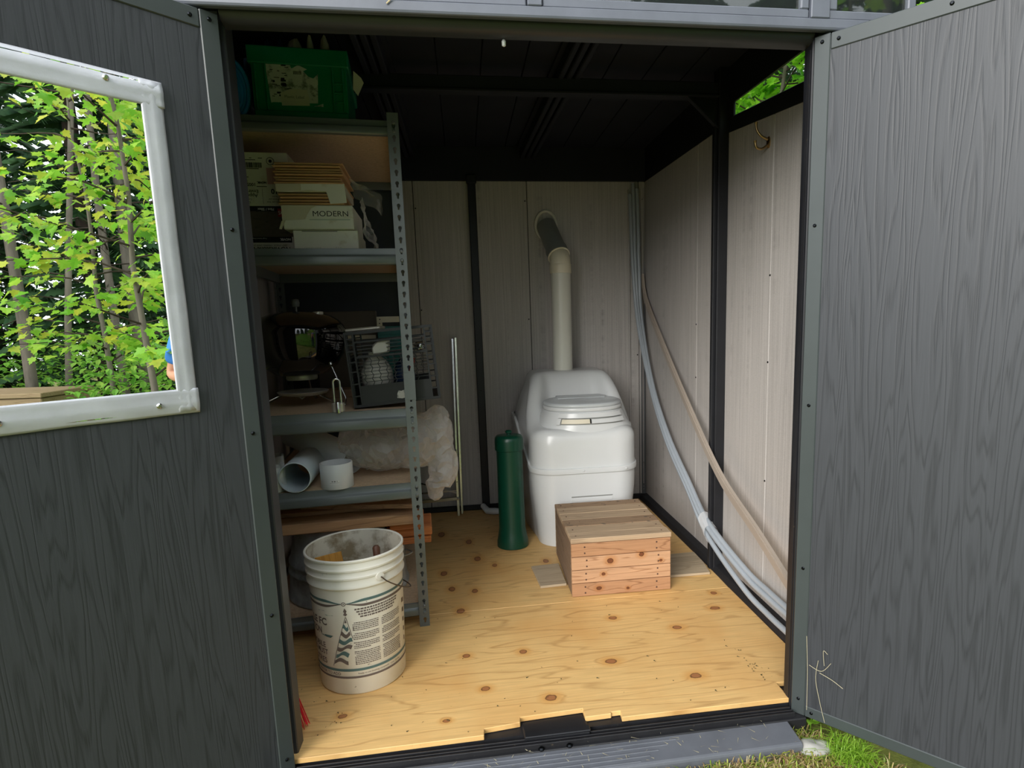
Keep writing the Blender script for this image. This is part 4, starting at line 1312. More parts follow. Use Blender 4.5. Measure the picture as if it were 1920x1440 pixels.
# odds and ends inside the pail
ws = MB().box(-0.042, 0.042, -0.005, 0.005, -0.20, 0.185).build('wood_scrap', woodm('honey_wood', S(196, 142, 66), S(140, 92, 34), 'z'), None, bevel=0.001)
ws.location = (0.055, 0.395, 0.235); ws.rotation_euler = (radians(-14), radians(-9), radians(6))
tag(ws, 'honey-coloured wood scrap leaning inside the white pail', 'wood scrap')
ws.location = (0.062, 0.392, 0.240)
th_ = MB().tube([(0, 0, 0), (0, 0, 0.30), (0, 0, 0.395), (0, 0, 0.402)], [0.008, 0.010, 0.0125, 0.008], 12).build('hand_tool', plain('brown_handle', S(92, 58, 42), 0.5), None, smooth=50, loc=(0.196, 0.425, 0.030), rot=(radians(-3), radians(-2), 0))
tag(th_, 'brown rounded hand tool grip standing inside the white pail', 'tool')

# ---- red broom behind the left jamb, dark rag by the plywood edge
bro = thing('broom', 'red-bristled broom standing behind the left door jamb', 'broom', (-0.092, 0.195, 0.0), (0, 0, radians(-45)))
M['redbr'] = plain('red_bristle', S(222, 52, 66), 0.55, 0, 0.3, 0.2, 60)
rr = random.Random(5)
mb = MB()
for k in range(240):
    x = (rr.random() - 0.5)
    y = (rr.random() - 0.5) * 0.045
    mb.tube([(x * 0.10, y * 0.5, 0.175), (x * 0.175, y * 1.2, 0.07), (x * 0.215, y * 1.6, 0.004 + 0.012 * rr.random())], 0.0011, 3)
mb.build('bristles', M['redbr'], bro, fix=False)
MB().prism([(-0.055, 0.165), (0.055, 0.165), (0.030, 0.235), (-0.030, 0.235)], -0.018, 0.018, 'y').build('broom_cap', M['black'], bro, bevel=0.004)
MB().tube([(0, 0, 0.23), (0.0, 0.0, 1.15)], 0.011, 10).build('broom_stick', M['black'], bro, smooth=60)
rg = MB()
rg.prism([(0, 0), (0.020, 0.004), (0.030, 0.040), (0.044, 0.052), (0.030, 0.085), (0.012, 0.115), (-0.010, 0.16), (-0.03, 0.10)], 0.0, 0.006)
rgo = rg.build('rubber_scrap', M['black'], None, bevel=0.002, loc=(-0.125, 0.285, 0.0), rot=(0, 0, 0.35))
tag(rgo, 'torn black rubber scrap on the plywood by the left jamb', 'scrap')

# ================================================================ COMPOSTING TOILET
M['toilet'] = plain('white_fibreglass', S(216, 218, 218), 0.22, 0, 0.5, 0.02, 4)
M['lidgrey'] = plain('pale_grey_lid', S(196, 201, 203), 0.25, 0, 0.5, 0.02, 4)
M['gpvc'] = plain('grey_pvc', S(140, 142, 138), 0.45, 0, 0.5, 0.06)
M['cream'] = plain('cream_plastic', S(226, 218, 196), 0.4, 0, 0.4, 0.05)
to = thing('composting_toilet', 'white moulded composting toilet with a raised back hump and seat', 'toilet', (1.096, 1.405, 0.0))
DL = 0.72


def sst(t):
    t = max(0.0, min(1.0, t))
    return t * t * (3 - 2 * t)


def interp(tab, x):
    if x <= tab[0][0]: return tab[0][1]
    for (a, fa_), (b, fb2) in zip(tab, tab[1:]):
        if x <= b:
            t = (x - a) / (b - a)
            return fa_ + (fb2 - fa_) * t
    return tab[-1][1]


def smooth_tab(tab, x, w=0.025):
    return sum(interp(tab, x + w * (k - 3) / 3) for k in range(7)) / 7


HT = [(0.0, 0.612), (0.12, 0.612), (0.20, 0.635), (0.27, 0.690), (0.34, 0.775), (0.40, 0.838), (0.46, 0.868), (0.72, 0.874)]


def plan_w(y):
    rc = 0.125
    base = 0.277 + 0.040 * sst((y - 0.10) / 0.40)
    if y < rc:
        base -= rc - sqrt(max(0, rc * rc - (rc - y) ** 2))
    yb = DL - y
    if yb < 0.06:
        base -= 0.06 - sqrt(max(0, 0.0036 - (0.06 - yb) ** 2))
    return base


def zband(y):
    return 0.402 + 0.205 * sst((y - 0.10) / 0.42)


def side_k(z):
    return interp([(0.0, 1.0), (0.58, 1.0), (0.66, 0.93), (0.74, 0.84), (0.80, 0.76), (0.875, 0.65)], z)


ys = [0.0, 0.002, 0.006, 0.012, 0.02, 0.03, 0.043, 0.058, 0.075, 0.10, 0.125] + [0.125 + 0.0175 * k for k in range(1, 32)] + [0.690, 0.705, 0.714, 0.72]
NS = 61
HC = [(0.0, 0.612), (0.30, 0.612), (0.37, 0.640), (0.425, 0.760), (0.465, 0.852), (0.50, 0.870), (0.72, 0.874)]


def upper(i, j):
    y = ys[j]
    z0 = zband(y)
    h = smooth_tab(HT, y)
    re = 0.060
    if y < re:
        h -= (re - sqrt(max(0, re * re - (re - y) ** 2)))
    if DL - y < 0.05:
        h -= 0.05 - sqrt(max(0, 0.0025 - (0.05 - (DL - y)) ** 2))
    W = plan_w(y)
    r = min(0.060, (h - z0) * 0.5)
    s = i / (NS - 1) * 2 - 1
    a = abs(s)
    sg = -1 if s < 0 else 1
    if a > 0.65:                             # side wall
        t = (a - 0.65) / 0.35
        z = (h - r) + (z0 - (h - r)) * t
        x = W * side_k(z)
    elif a > 0.45:                           # rounded shoulder
        t = (a - 0.45) / 0.20 * pi / 2
        x = W * side_k(h - r) - r + r * sin(t)
        z = h - r + r * cos(t)
    else:
        x = (W * side_k(h - r) - r) * a / 0.45
        hc = h - smooth_tab(HT, y) + smooth_tab(HC, y)
        z = h + (hc - h) * sst((0.45 - a) / 0.17)
    return (sg * x, y, z)


mb = MB().grid(NS, len(ys), upper)
mb.f.append(tuple(range(NS)))
mb.f.append(tuple(range((len(ys) - 1) * NS, len(ys) * NS))[::-1])
mb.build('upper_shell', M['toilet'], to, smooth=50)
# lower shell: loft of the same plan outline
per = [(-plan_w(y), y) for y in ys[::-1]] + [(plan_w(y), y) for y in ys]
NP = len(per)


def lower(i, j):
    x, y = per[i]
    t = j / 7.0
    z = 0.004 + (zband(y) - 0.004) * t
    k = 0.90 + 0.10 * sst(min(1.0, z / 0.35)) if j else 0.88
    return (x * (k + 0.0), DL / 2 + (y - DL / 2) * (0.955 + 0.045 * sst(min(1, z / 0.3))), z if j else 0.0)


mb = MB().grid(NP, 8, lower, closed_u=True)
mb.f.append(tuple(range(NP))[::-1])
mb.build('lower_tank', M['toilet'], to, smooth=50)
bandp = [p for k, p in enumerate(per)]
mb = MB()
sec = [(-0.004, -0.016), (0.009, -0.014), (0.011, 0.0), (0.009, 0.012), (-0.004, 0.014)]


def bandf(i, j):
    x, y = bandp[i]
    x0, y0 = bandp[i - 1]; x1, y1 = bandp[(i + 1) % NP]
    t = Vector((x1 - x0, y1 - y0, 0))
    t = t.normalized() if t.length > 1e-6 else Vector((1, 0, 0))
    n = Vector((t.y, -t.x, 0))
    if n.dot(Vector((x, y - DL / 2, 0))) < 0: n = -n
    o, dz = sec[j]
    return Vector((x, y, zband(y) + dz)) + n * o


MB().grid(NP, len(sec), bandf, closed_u=True).build('seam_band', M['toilet'], to, smooth=60)
for x in (-0.02, 0.20):
    screw(to, (x, -0.011, 0.402), (0, -1, 0), 0.005, M['toilet'], 'band_screw')
SX, SY = 0.022, 0.235


def oval(rx, ry, z, n=56, k=2.25):
    out = []
    for i in range(n):
        a = 2 * pi * i / n
        c, s = cos(a), sin(a)
        d = (abs(c) ** k + abs(s) ** k) ** (-1.0 / k)
        out.append((SX + rx * c * d, SY + ry * s * d, z))
    return out


def loft(name, rings, mat, cap=True, smooth=50):
    n = len(rings[0])
    mb = MB()
    mb.add([p for r in rings for p in r], [(k * n + i, k * n + (i + 1) % n, (k + 1) * n + (i + 1) % n, (k + 1) * n + i) for k in range(len(rings) - 1) for i in range(n)] + ([tuple(range((len(rings) - 1) * n, len(rings) * n))] if cap else []))
    return mb.build(name, mat, to, smooth=smooth)


loft('seat_pedestal', [oval(0.268, 0.222, 0.560), oval(0.262, 0.218, 0.604), oval(0.250, 0.212, 0.618), oval(0.236, 0.206, 0.640), oval(0.222, 0.198, 0.672), oval(0.210, 0.190, 0.690), oval(0.198, 0.180, 0.695)], M['toilet'])
loft('seat_ring', [oval(0.196, 0.178, 0.694), oval(0.208, 0.190, 0.695), oval(0.212, 0.194, 0.701), oval(0.211, 0.193, 0.711), oval(0.205, 0.188, 0.715)], M['toilet'])
ld = loft('seat_lid', [oval(0.200, 0.184, 0.716), oval(0.206, 0.189, 0.717), oval(0.208, 0.191, 0.724), oval(0.205, 0.188, 0.731), oval(0.195, 0.178, 0.735), oval(0.120, 0.110, 0.7395), oval(0.02, 0.02, 0.741)], M['lidgrey'])
MB().prism([(-0.105, SY + 0.02), (0.155, SY + 0.02), (0.175, SY + 0.07), (0.150, SY + 0.145), (-0.10, SY + 0.145)], 0.733, 0.7445).build('raised_pad', M['lidgrey'], ld, bevel=0.006, seg=2, smooth=40)


def arc_plate(name, a0, a1, z0, z1, lift, mat, n=16):
    """curved plate standing just proud of the pedestal's front"""
    mb = MB()
    pts = []
    for i in range(n + 1):
        a = radians(a0 + (a1 - a0) * i / n)
        row = []
        for z, L in ((z0, lift), (z1, lift), (z1, -0.006), (z0, -0.006)):
            rx = interp([(0.604, 0.262), (0.640, 0.236), (0.690, 0.210)], z) + L
            ry = interp([(0.604, 0.218), (0.640, 0.206), (0.690, 0.190)], z) + L
            c, s = cos(a), sin(a)
            d = (abs(c) ** 2.25 + abs(s) ** 2.25) ** (-1 / 2.25)
            row.append((SX + rx * c * d, SY + ry * s * d, z))
        pts.append(row)
    mb.grid(4, n + 1, lambda i, j: pts[j][i], True)
    mb.f += [(0, 1, 2, 3), tuple(n * 4 + k for k in (3, 2, 1, 0))]
    return mb.build(name, mat, to, smooth=40)


arc_plate('flap_hood', -130, -42, 0.666, 0.688, 0.012, M['toilet'])
arc_plate('crank_bar', -88, -42, 0.638, 0.659, 0.013, M['toilet'])
arc_plate('crank_grip', -124, -90, 0.638, 0.659, 0.010, M['cream'])
arc_plate('crank_end', -130, -125, 0.634, 0.664, 0.015, M['toilet'])
arc_plate('crank_gap_shade', -89.5, -88.5, 0.640, 0.660, 0.0145, M['ink'])  # black sliver at the bar's end, a painted shadow gap
arc_plate('crank_recess_shade', -128, -43, 0.6315, 0.6655, 0.003, M['gpvc'])  # grey plate behind the crank, slot shadow put into its colour
MB().box(-0.085, 0.13, -0.001, 0.012, 0.262, 0.267).build('drawer_slot', M['gpvc'], to)
MB().box(-0.085, 0.13, 0.0, 0.012, 0.235, 0.259).build('drawer_lip', M['toilet'], to, bevel=0.003)

# ---- vent pipe
M['vpvc'] = plain('cream_white_pvc', S(212, 211, 200), 0.35, 0, 0.5, 0.03)
M['foam'] = plain('white_foam', S(214, 210, 200), 0.8, 0, 0.2, 0.08, 30, bump=0.5)
VX, VY = 1.0785, 2.000
vp = thing('vent_pipe', 'white vent pipe bending into a grey pipe through the wall', 'pipe', (VX, VY, 0.0))
MB().lathe([(0.0570, 0.868), (0.0570, 1.445)], 36).build('riser', M['vpvc'], vp, smooth=40)
MB().lathe([(0.0575, 1.425), (0.0620, 1.426), (0.0622, 1.470), (0.0612, 1.475), (0.0570, 1.476)], 36).build('collar', M['cream'], vp, smooth=40)
ax = Vector((-0.038, 0.150, 0.165)).normalized()
E0 = Vector((0, 0, 1.472))
arc = []
for k in range(9):
    t = k / 8
    d = Vector((0, 0, 1)).lerp(ax, t).normalized()
    arc.append(d)
p = E0.copy(); path = [p.copy()]
for d in arc:
    p = p + d * 0.0070
    path.append(p.copy())
MB().tube(path, 0.0590, 32).build('elbow', M['cream'], vp, smooth=60)
q = ax.to_track_quat('Z', 'Y').to_matrix().to_4x4()
A = Matrix.Translation(path[-1]) @ q
MB().lathe([(0.0595, -0.006), (0.0640, -0.004), (0.0645, 0.046), (0.0630, 0.050), (0.0590, 0.050)], 36, A).build('coupling', M['gpvc'], vp, smooth=40)
MB().lathe([(0.0600, -0.010), (0.0655, -0.008), (0.0655, -0.0035), (0.0600, -0.003)], 36, A).build('coupling_lip', M['cream'], vp, smooth=40)
MB().lathe([(0.0585, 0.04), (0.0585, 0.26)], 36, A).build('outlet', M['gpvc'], vp, smooth=40)
tt = (YB - VY - path[-1].y) / ax.y
hit = path[-1] + ax * tt
n = 40
ring = []
for k in range(n):
    a = 2 * pi * k / n
    ring.append((hit.x - 0.006 + 0.063 * cos(a), YB - VY - 0.006, hit.z + 0.008 + 0.076 * sin(a) + (0.012 if sin(a) > 0 else 0) * sin(a)))
MB().tube(ring, [0.0085 + 0.0035 * mnoise.noise(Vector((k * 0.5, 0, 0))) for k in range(n)], 8, closed=True).build('foam_seal', M['foam'], vp, smooth=60)

# ---- white drain stub at the wall
dr = MB().tube([(0.575, 2.14, 0.095), (0.600, 2.06, 0.085), (0.640, 2.045, 0.085), (0.680, 2.045, 0.082)], [0.017, 0.020, 0.021, 0.017], 12).build('drain_stub', M['pvc'], None, smooth=60)
tag(dr, 'short white drain hose end by the wall behind the green canister', 'hose')
dr.location = (0.0, 0.0, -0.065)

# ---- green canister
gn = thing('canister', 'tall dark green plastic canister with a knobbed cap beside the toilet', 'canister', (0.7095, 1.500, 0.0))
M['green2'] = plain('bottle_green_plastic', S(8, 66, 48), 0.33, 0, 0.5, 0.08, 5)
MB().lathe([(0.076, 0.0), (0.0815, 0.003), (0.081, 0.030), (0.074, 0.062), (0.0680, 0.100), (0.0665, 0.40), (0.0670, 0.515)], 48).build('body', M['green2'], gn, smooth=50)
MB().lathe([(0.0700, 0.512), (0.0730, 0.514), (0.0735, 0.560), (0.0715, 0.576), (0.064, 0.586), (0.045, 0.590), (0.020, 0.590)], 48).build('cap', M['green2'], gn, smooth=50)
MB().lathe([(0.010, 0.588), (0.010, 0.596), (0.017, 0.600), (0.018, 0.608), (0.012, 0.613)], 20).build('knob', M['green2'], gn, smooth=50)
MB().box(-0.010, 0.012, -0.080, -0.0755, 0.018, 0.034).build('moulded_mark', M['green2'], gn, bevel=0.002)

# ---- wooden step
M['stepf'] = woodm('reddish_step_wood', S(186, 146, 112), S(128, 86, 56), 'x', 0.65, rings=8, amount=0.7, width=(0.80, 0.97), knots=[(.165, .150, .012, .010), (.300, .168, .010, .008), (.135, .094, .007, .006), (.115, .032, .010, .007), (.385, .135, .006, .005), (.24, .022, .006, .005)], knotcol=S(112, 66, 40), kplane='xz')
M['stept2'] = woodm('darker_worn_step_wood', S(150, 124, 98), S(92, 70, 52), 'x', 0.8, rings=8, speck=(S(96, 84, 72), 26.0, 0.60))
M['stepf2'] = woodm('brown_step_wood', S(170, 128, 94), S(112, 72, 46), 'x', 0.7, rings=9, amount=0.7, width=(0.80, 0.97), knots=[(.115, .032, .010, .007), (.300, .168, .010, .008), (.24, .022, .006, .005)], knotcol=S(104, 62, 38), kplane='xz')
M['stept'] = woodm('grey_worn_step_wood', S(176, 152, 124), S(116, 92, 70), 'x', 0.75, rings=7)
M['steps'] = woodm('grey_step_side', S(126, 104, 84), S(82, 64, 50), 'y', 0.8, rings=7)
M['nail'] = plain('dark_nail', S(70, 46, 36), 0.6)
BWd, BDp, BHt = 0.4283, 0.5132, 0.2565
stp = thing('wooden_step', 'box step of nailed planks in front of the toilet', 'step', (0.907, 0.828, 0.0), (0, 0, -0.0141))
hk = (BHt - 0.022) / 4
for k in range(4):
    z0 = k * hk
    o = MB().box(0, BWd, 0, 0.020, z0 + 0.0012, z0 + hk - 0.0012).build('front_plank', M['stepf2'] if k in (0, 3) else M['stepf'], stp, bevel=0.0018)
    for x in (0.060, BWd - 0.058):
        for dz in (0.016, hk - 0.016):
            screw(o, (x + 0.004 * ((k * 7) % 3 - 1), 0, z0 + dz), (0, -1, 0), 0.0035, M['nail'], 'nail')
    for x in (0.0, BWd - 0.020):
        MB().box(x, x + 0.020, 0.0208, BDp - 0.0208, z0 + 0.0008, z0 + hk - 0.0008).build('side_plank', M['steps'], stp, bevel=0.0018)
    MB().box(0, BWd, BDp - 0.020, BDp, z0 + 0.0008, z0 + hk - 0.0008).build('back_plank', M['stept'], stp, bevel=0.0018)
yk = [0.0, 0.072, 0.160, 0.252, 0.345, 0.435, BDp]
for k, (a, b) in enumerate(zip(yk, yk[1:])):
    o = MB().box(-0.001, BWd + (0.004 if k == 0 else 0.0) - 0.002 * (k % 2), a + 0.001, b - 0.001, BHt - 0.0218, BHt - 0.001 * (k % 2)).build('top_plank', M['stept2'] if k in (2, 5) else M['stept'], stp, bevel=0.0022)
    for x in (0.025, BWd - 0.030):
        screw(o, (x, (a + b) / 2, BHt - 0.001), (0, 0, 1), 0.0035, M['nail'], 'nail')
for (x, y, r) in ((0.165, 0.085, .014), (0.300, 0.108, .009), (0.140, 0.205, .007), (0.10, 0.235, .008)):
    pass
M['greyboard'] = woodm('grey_floor_board', S(176, 158, 132), S(132, 112, 88), 'x', 0.8)
fbo = MB().prism([(0.770, 1.176), (0.903, 1.184), (0.903, 0.950), (0.786, 0.944)], -0.0005, 0.010).build('floor_board', M['greyboard'], None, bevel=0.0015)
tag(fbo, 'short grey board end lying flat between step and green canister', 'board')
fbo = MB().prism([(1.341, 1.180), (1.580, 1.186), (1.578, 1.068), (1.341, 1.064)], -0.0005, 0.010).build('floor_board', M['greyboard'], None, bevel=0.0015)
tag(fbo, 'thin grey board lying flat beside the step, the one nearer the toilet', 'board')
fbo = MB().prism([(1.341, 1.060), (1.578, 1.064), (1.560, 0.934), (1.341, 0.936)], -0.0005, 0.011).build('floor_board', M['greyboard'], None, bevel=0.0015)
tag(fbo, 'thin grey board lying flat beside the step with a slanting end', 'board')

# ---- conduits bent along the right wall
M['conduit'] = plain('blue_grey_conduit', S(152, 159, 166), 0.35, 0, 0.5, 0.05)


def spline(pts, n=64):
    pts = [Vector(p) for p in pts]
    out = []
    m_ = len(pts)
    for k in range(n + 1):
        t = k / n * (m_ - 1)
        i = min(int(t), m_ - 2)
        f = t - i
        p0, p1, p2, p3 = pts[max(i - 1, 0)], pts[i], pts[i + 1], pts[min(i + 2, m_ - 1)]
        out.append(0.5 * ((2 * p1) + (-p0 + p2) * f + (2 * p0 - 5 * p1 + 4 * p2 - p3) * f * f + (-p0 + 3 * p1 - 3 * p2 + p3) * f ** 3))
    return out


CP = [(1.556, 2.155, 1.955), (1.560, 2.150, 1.72), (1.564, 2.140, 1.47), (1.572, 2.095, 1.150), (1.580, 1.890, 0.775), (1.580, 1.600, 0.510), (1.578, 1.270, 0.326), (1.564, 0.985, 0.210), (1.582, 0.650, 0.122), (1.595, 0.470, 0.100), (1.600, 0.310, 0.097), (1.602, 0.180, 0.097)]
for k, (ds, dz, lab) in enumerate(((0.0, 0.0, 'middle pipe of the blue-grey conduits bent along the right wall'), (0.024, 0.018, 'uppermost pipe of the blue-grey conduits bent along the right wall'), (-0.020, -0.021, 'lowest pipe of the blue-grey conduits, sagging onto the plywood'))):
    pts = []
    for i, (x, y, z) in enumerate(CP):
        f = min(1.0, max(0.0, (1.6 - z) / 0.8))
        lo = max(0.0, (0.28 - z) / 0.18) if k == 2 else 0.0
        ddx = ds * (1 - f) * 1.0 + (0.010 * f if k == 1 else (-0.004 * f if k == 2 else 0))
        pts.append((min(x + ddx, 1.606), y + ds * f * 0.55, max(0.0125, z + dz * f - 0.040 * lo)))
    pts[0] = (pts[0][0], pts[0][1], 1.955 - 0.03 * k)
    o = MB().tube(spline(pts), 0.0112, 12).build('conduit', M['conduit'], None, smooth=60)
    tag(o, lab, 'conduit')
tpw = crumple('packing_tape', 26, 8, lambda u, v: (1.571 + 0.034 * cos(2 * pi * u), 0.985 + 0.030 * sin(2 * pi * u) * 0.6 + 0.055 * (v - 0.5) * 1.3, 0.203 + 0.038 * sin(2 * pi * u) + 0.042 * (v - 0.5)), 0.004, 1.5, film('clear_tape', (0.95, 0.95, 0.95, 1), 0.5, 0.08))
tag(tpw, 'crinkled clear tape wrapped around the bent conduits', 'tape')

# ---- beige cable channel
M['beige'] = plain('beige_channel', S(160, 148, 136), 0.5, 0, 0.4, 0.05)
CH_ = spline([(1.612, 2.165, 1.42), (1.615, 2.10, 1.27), (1.600, 1.750, 1.024), (1.575, 1.270, 0.730), (1.561, 0.845, 0.483), (1.565, 0.505, 0.344), (1.570, 0.250, 0.229), (1.572, 0.12, 0.175)], 48)
cc = thing('cable_channel', 'beige plastic cable channel bent down along the right wall', 'channel')
mb = MB()
for a, b in zip(CH_, CH_[1:]):
    pass


def strip(path, w, t, off=0.0):
    mb = MB()
    path = [Vector(p) for p in path]

    def fn(i, j):
        tg = (path[min(j + 1, len(path) - 1)] - path[max(j - 1, 0)]).normalized()
        nx = Vector((1, 0, 0))
        up = nx.cross(tg).normalized()
        u, v = ((-0.5, -0.5), (0.5, -0.5), (0.5, 0.5), (-0.5, 0.5))[i]
        return path[j] + nx * (u * t) + up * (v * w + off)
    mb.grid(4, len(path), fn, True)
    mb.f += [(0, 1, 2, 3), tuple((len(path) - 1) * 4 + k for k in (3, 2, 1, 0))]
    return mb


strip(CH_, 0.042, 0.012).build('channel_body', M['beige'], cc, smooth=40)
strip([p + Vector((-0.007, 0, 0)) for p in CH_], 0.012, 0.006, -0.008).build('channel_ridge', M['beige'], cc, smooth=40)

# ---- perforated corner strip and white edge strips in the back right corner
M['zinc'] = plain('zinc_strip', S(96, 99, 101), 0.4, 0.6, 0.5, 0.12, 20)
ho = [[(0.013 + 0.0028 * cos(a), 0.03 + 0.020 * k + 0.0028 * sin(a)) for a in [pi * q_ / 3 for q_ in range(6)]] for k in range(94)]
ca = thing('corner_strip', 'perforated zinc angle strip standing in the back right corner', 'metal strip', (1.600, YB - 0.0295, 0.034))
bm_obj('perforated_face', plate_with_holes([(0, 0), (0.026, 0), (0.026, 1.90), (0, 1.90)], ho, 0.0016), M['zinc'], ca)
bm_obj('perforated_face', plate_with_holes([(0, 0), (0.026, 0), (0.026, 1.90), (0, 1.90)], ho, 0.0016, Matrix.Translation((0.0265, 0.0008, 0)) @ Matrix.Rotation(radians(90), 4, 'Z')), M['zinc'], ca)
for z in (1.82, 0.88, 0.20):
    screw(ca, (0.013, 0, z + 0.01), (0, -1, 0), 0.004, M['steel'])
es = MB().box(1.528, 1.538, YB - 0.012, YB, 0.03, 1.925).build('edge_strip', M['taupe'], None, bevel=0.002)
tag(es, 'thin taupe strip standing against the back wall beside the conduits', 'strip')

# ---- double coat hook on the right wall
M['brass'] = metalm('aged_brass', S(176, 150, 108), 0.3)
hkx = thing('coat_hook', 'small brass double coat hook on the right wall', 'hook', (XR, 0.628, 1.772))
MB().lathe([(0.012, 0), (0.012, 0.004), (0.009, 0.006)], 20, Matrix.Rotation(radians(-90), 4, 'Y') @ Matrix.Scale(1.7, 4, (1, 0, 0))).build('back_plate', M['brass'], hkx, smooth=40)
MB().tube(spline([(-0.004, 0, 0.010), (-0.030, 0.004, 0.024), (-0.044, 0.008, 0.046), (-0.047, 0.008, 0.070)], 14), [0.0045] * 13 + [0.005, 0.007], 10).build('upper_prong', M['brass'], hkx, smooth=60)
MB().tube(spline([(-0.004, 0, -0.008), (-0.026, 0.002, -0.022), (-0.046, 0.004, -0.016), (-0.052, 0.004, 0.006)], 14), [0.0045] * 13 + [0.005, 0.0065], 10).build('lower_prong', M['brass'], hkx, smooth=60)

# ---- folding chrome frame leaning at the back wall
fr_ = thing('folding_frame', 'bright metal folding leg frame leaning on the back wall', 'metal frame', (0, 0, 0))
M['zincb'] = metalm('bright_zinc', S(206, 208, 190), 0.25, 0.1)
MB().bar((0.424, 2.075, -0.001), (0.440, 2.140, 1.070), 0.013, 0.013, up=(0, 1, 0)).build('upright', M['chrome'], fr_, bevel=0.002)
MB().bar((0.445, 2.095, 0.002), (0.458, 2.160, 1.075), 0.014, 0.014, up=(0, 1, 0)).build('upright', M['zincb'], fr_, bevel=0.002)
MB().bar((0.424, 2.070, -0.001), (0.424, 2.095, 0.40), 0.016, 0.010, up=(0, 1, 0)).build('lower_leg', M['zincb'], fr_, bevel=0.002)
MB().bar((0.165, 2.075, 0.100), (0.435, 2.075, 0.108), 0.014, 0.020).build('cross_rail', M['zincb'], fr_, bevel=0.002)
MB().bar((0.165, 2.100, 0.145), (0.430, 2.100, 0.150), 0.008, 0.010).build('cross_rail', M['chrome'], fr_, bevel=0.001)
MB().bar((0.20, 2.105, 0.21), (0.43, 2.100, 0.13), 0.006, 0.008).build('brace', M['chrome'], fr_)
MB().bar((0.180, 2.075, 0.0), (0.190, 2.140, 1.02), 0.013, 0.013, up=(0, 1, 0)).build('upright', M['chrome'], fr_, bevel=0.002)
for z in (0.40, 0.108):
    screw(fr_, (0.425, 2.066, z), (0, -1, 0), 0.007, M['steel'], 'pivot')
for z in (0.25, 0.21):
    screw(fr_, (0.424, 2.074, z), (0, -1, 0), 0.0025, M['ink'], 'rivet')

# ---- tiny things
wp = thing('cord_plug', 'tiny white plug hanging under the lintel', 'plug', (0.640, 0.050, 1.8255))
MB().lathe([(0.002, 0.0), (0.0048, 0.002), (0.0052, 0.012), (0.002, 0.017)], 12).build('plug', M['pvc'], wp, smooth=60)
MB().tube([(0, 0, 0.014), (0.0, 0.0, 0.0175)], 0.0012, 5).build('thread', M['pvc'], wp)
st_w = MB().tube([(0.372, -0.036, 1.872), (0.390, -0.037, 1.888), (0.402, -0.037, 1.905)], 0.0016, 5).build('straw', plain('straw', S(198, 182, 140), 0.8), None)
tag(st_w, 'dry straw stuck to the grey header band', 'straw')

# ================================================================ OUTDOORS
GZ = -0.088


def groundm():
    mt, nt, bs, out = nodes_of('forest_ground')
    t = NT(nt)
    f = t.noise(t.coord(), 3.0, 8, 0.65)
    c = t.ramp(f, [(0.3, S(70, 74, 36)), (0.5, S(104, 110, 52)), (0.7, S(132, 118, 78))])
    t.l(c, bs.inputs['Base Color'])
    setp(bs, 0.9, 0, 0.1)
    t.bump(t.noise(t.coord(), 60.0, 5), bs, 0.6, 0.02)
    return mt


gd = MB().grid(60, 60, lambda i, j: (-20 + 40 * (i / 59.0), -22 + 40 * (j / 59.0), GZ - 0.0))
gdo = gd.build('ground', groundm(), None, fix=False)
tag(gdo, 'grassy forest clearing around the shed', 'ground', kind='structure')

# ---- trampled grass in front of the sill
M['grass'] = leafm('lawn_blades', [S(96, 128, 44), S(150, 168, 62), S(176, 178, 84), S(120, 146, 50)], 0.35)
M['straw2'] = leafm('dry_blades', [S(196, 178, 122), S(168, 142, 92), S(140, 108, 74), S(206, 196, 146)], 0.2)
rr = random.Random(21)


def blades(name, label, n, region, hmin, hmax, mat, lay=0.6, w=0.0022):
    mb = MB()
    for _ in range(n):
        x, y = region(rr)
        a = rr.random() * 2 * pi
        h = hmin + (hmax - hmin) * rr.random()
        ln_ = lay * (0.4 + rr.random())
        dx, dy = cos(a), sin(a)
        px, py = -dy * w, dx * w
        b = Vector((x, y, GZ - 0.002))
        m1 = b + Vector((dx * h * ln_ * 0.4, dy * h * ln_ * 0.4, h * 0.65))
        tip = b + Vector((dx * h * ln_, dy * h * ln_, h * (1.05 - 0.5 * ln_)))
        s = Vector((px, py, 0))
        mb.add([b - s, b + s, m1 + s * 0.8, m1 - s * 0.8, tip], [(0, 1, 2, 3), (3, 2, 4)])
    o = mb.build(name, mat, None, fix=False)
    return tag(o, label, 'grass', kind='stuff')


def reg_front(r):
    while True:
        x, y = 0.75 + r.random() * 1.15, -0.55 + r.random() * 0.54
        edge = -0.132 if x < 1.25 else -0.132 + (x - 1.25) * 0.95
        if y < min(edge, 0.02) and (x - 1.43) * 0.766 + (y) * 0.643 < -0.005 + (0.0 if y > -0.6 else 1):
            return x, y


def reg_dry(r):
    while True:
        x, y = reg_front(r)
        if r.random() < 1.2 - abs(x - 1.30) * 1.6: return x, y


blades('lawn', 'short green grass growing before the sill', 6500, reg_front, 0.012, 0.055, M['grass'], 0.8)
blades('dry_grass', 'dry straw-coloured grass cuttings before the sill', 6500, reg_dry, 0.016, 0.056, M['straw2'], 1.7, 0.0014)
blades('grass_tuft', 'thick bright green grass tuft beside the grey stone', 520, lambda r: (1.515 + r.gauss(0, 0.026), -0.165 + r.gauss(0, 0.03)), 0.04, 0.085, leafm('tuft_blades', [S(120, 168, 40), S(160, 196, 70)], 0.4), 0.9, 0.0016)
sto = blob('stone', 'flat pale grey stone lying in the grass by the sill', 'stone', (1.438, -0.118, GZ - 0.004), (0.048, 0.034, 0.022), plain('grey_stone', S(168, 166, 160), 0.85, 0, 0.2, 0.12, 18, bump=0.4), 2.2, 0.35, 1.6)
M['weed'] = leafm('weed_leaf', [S(140, 190, 60), S(112, 160, 48)], 0.4)


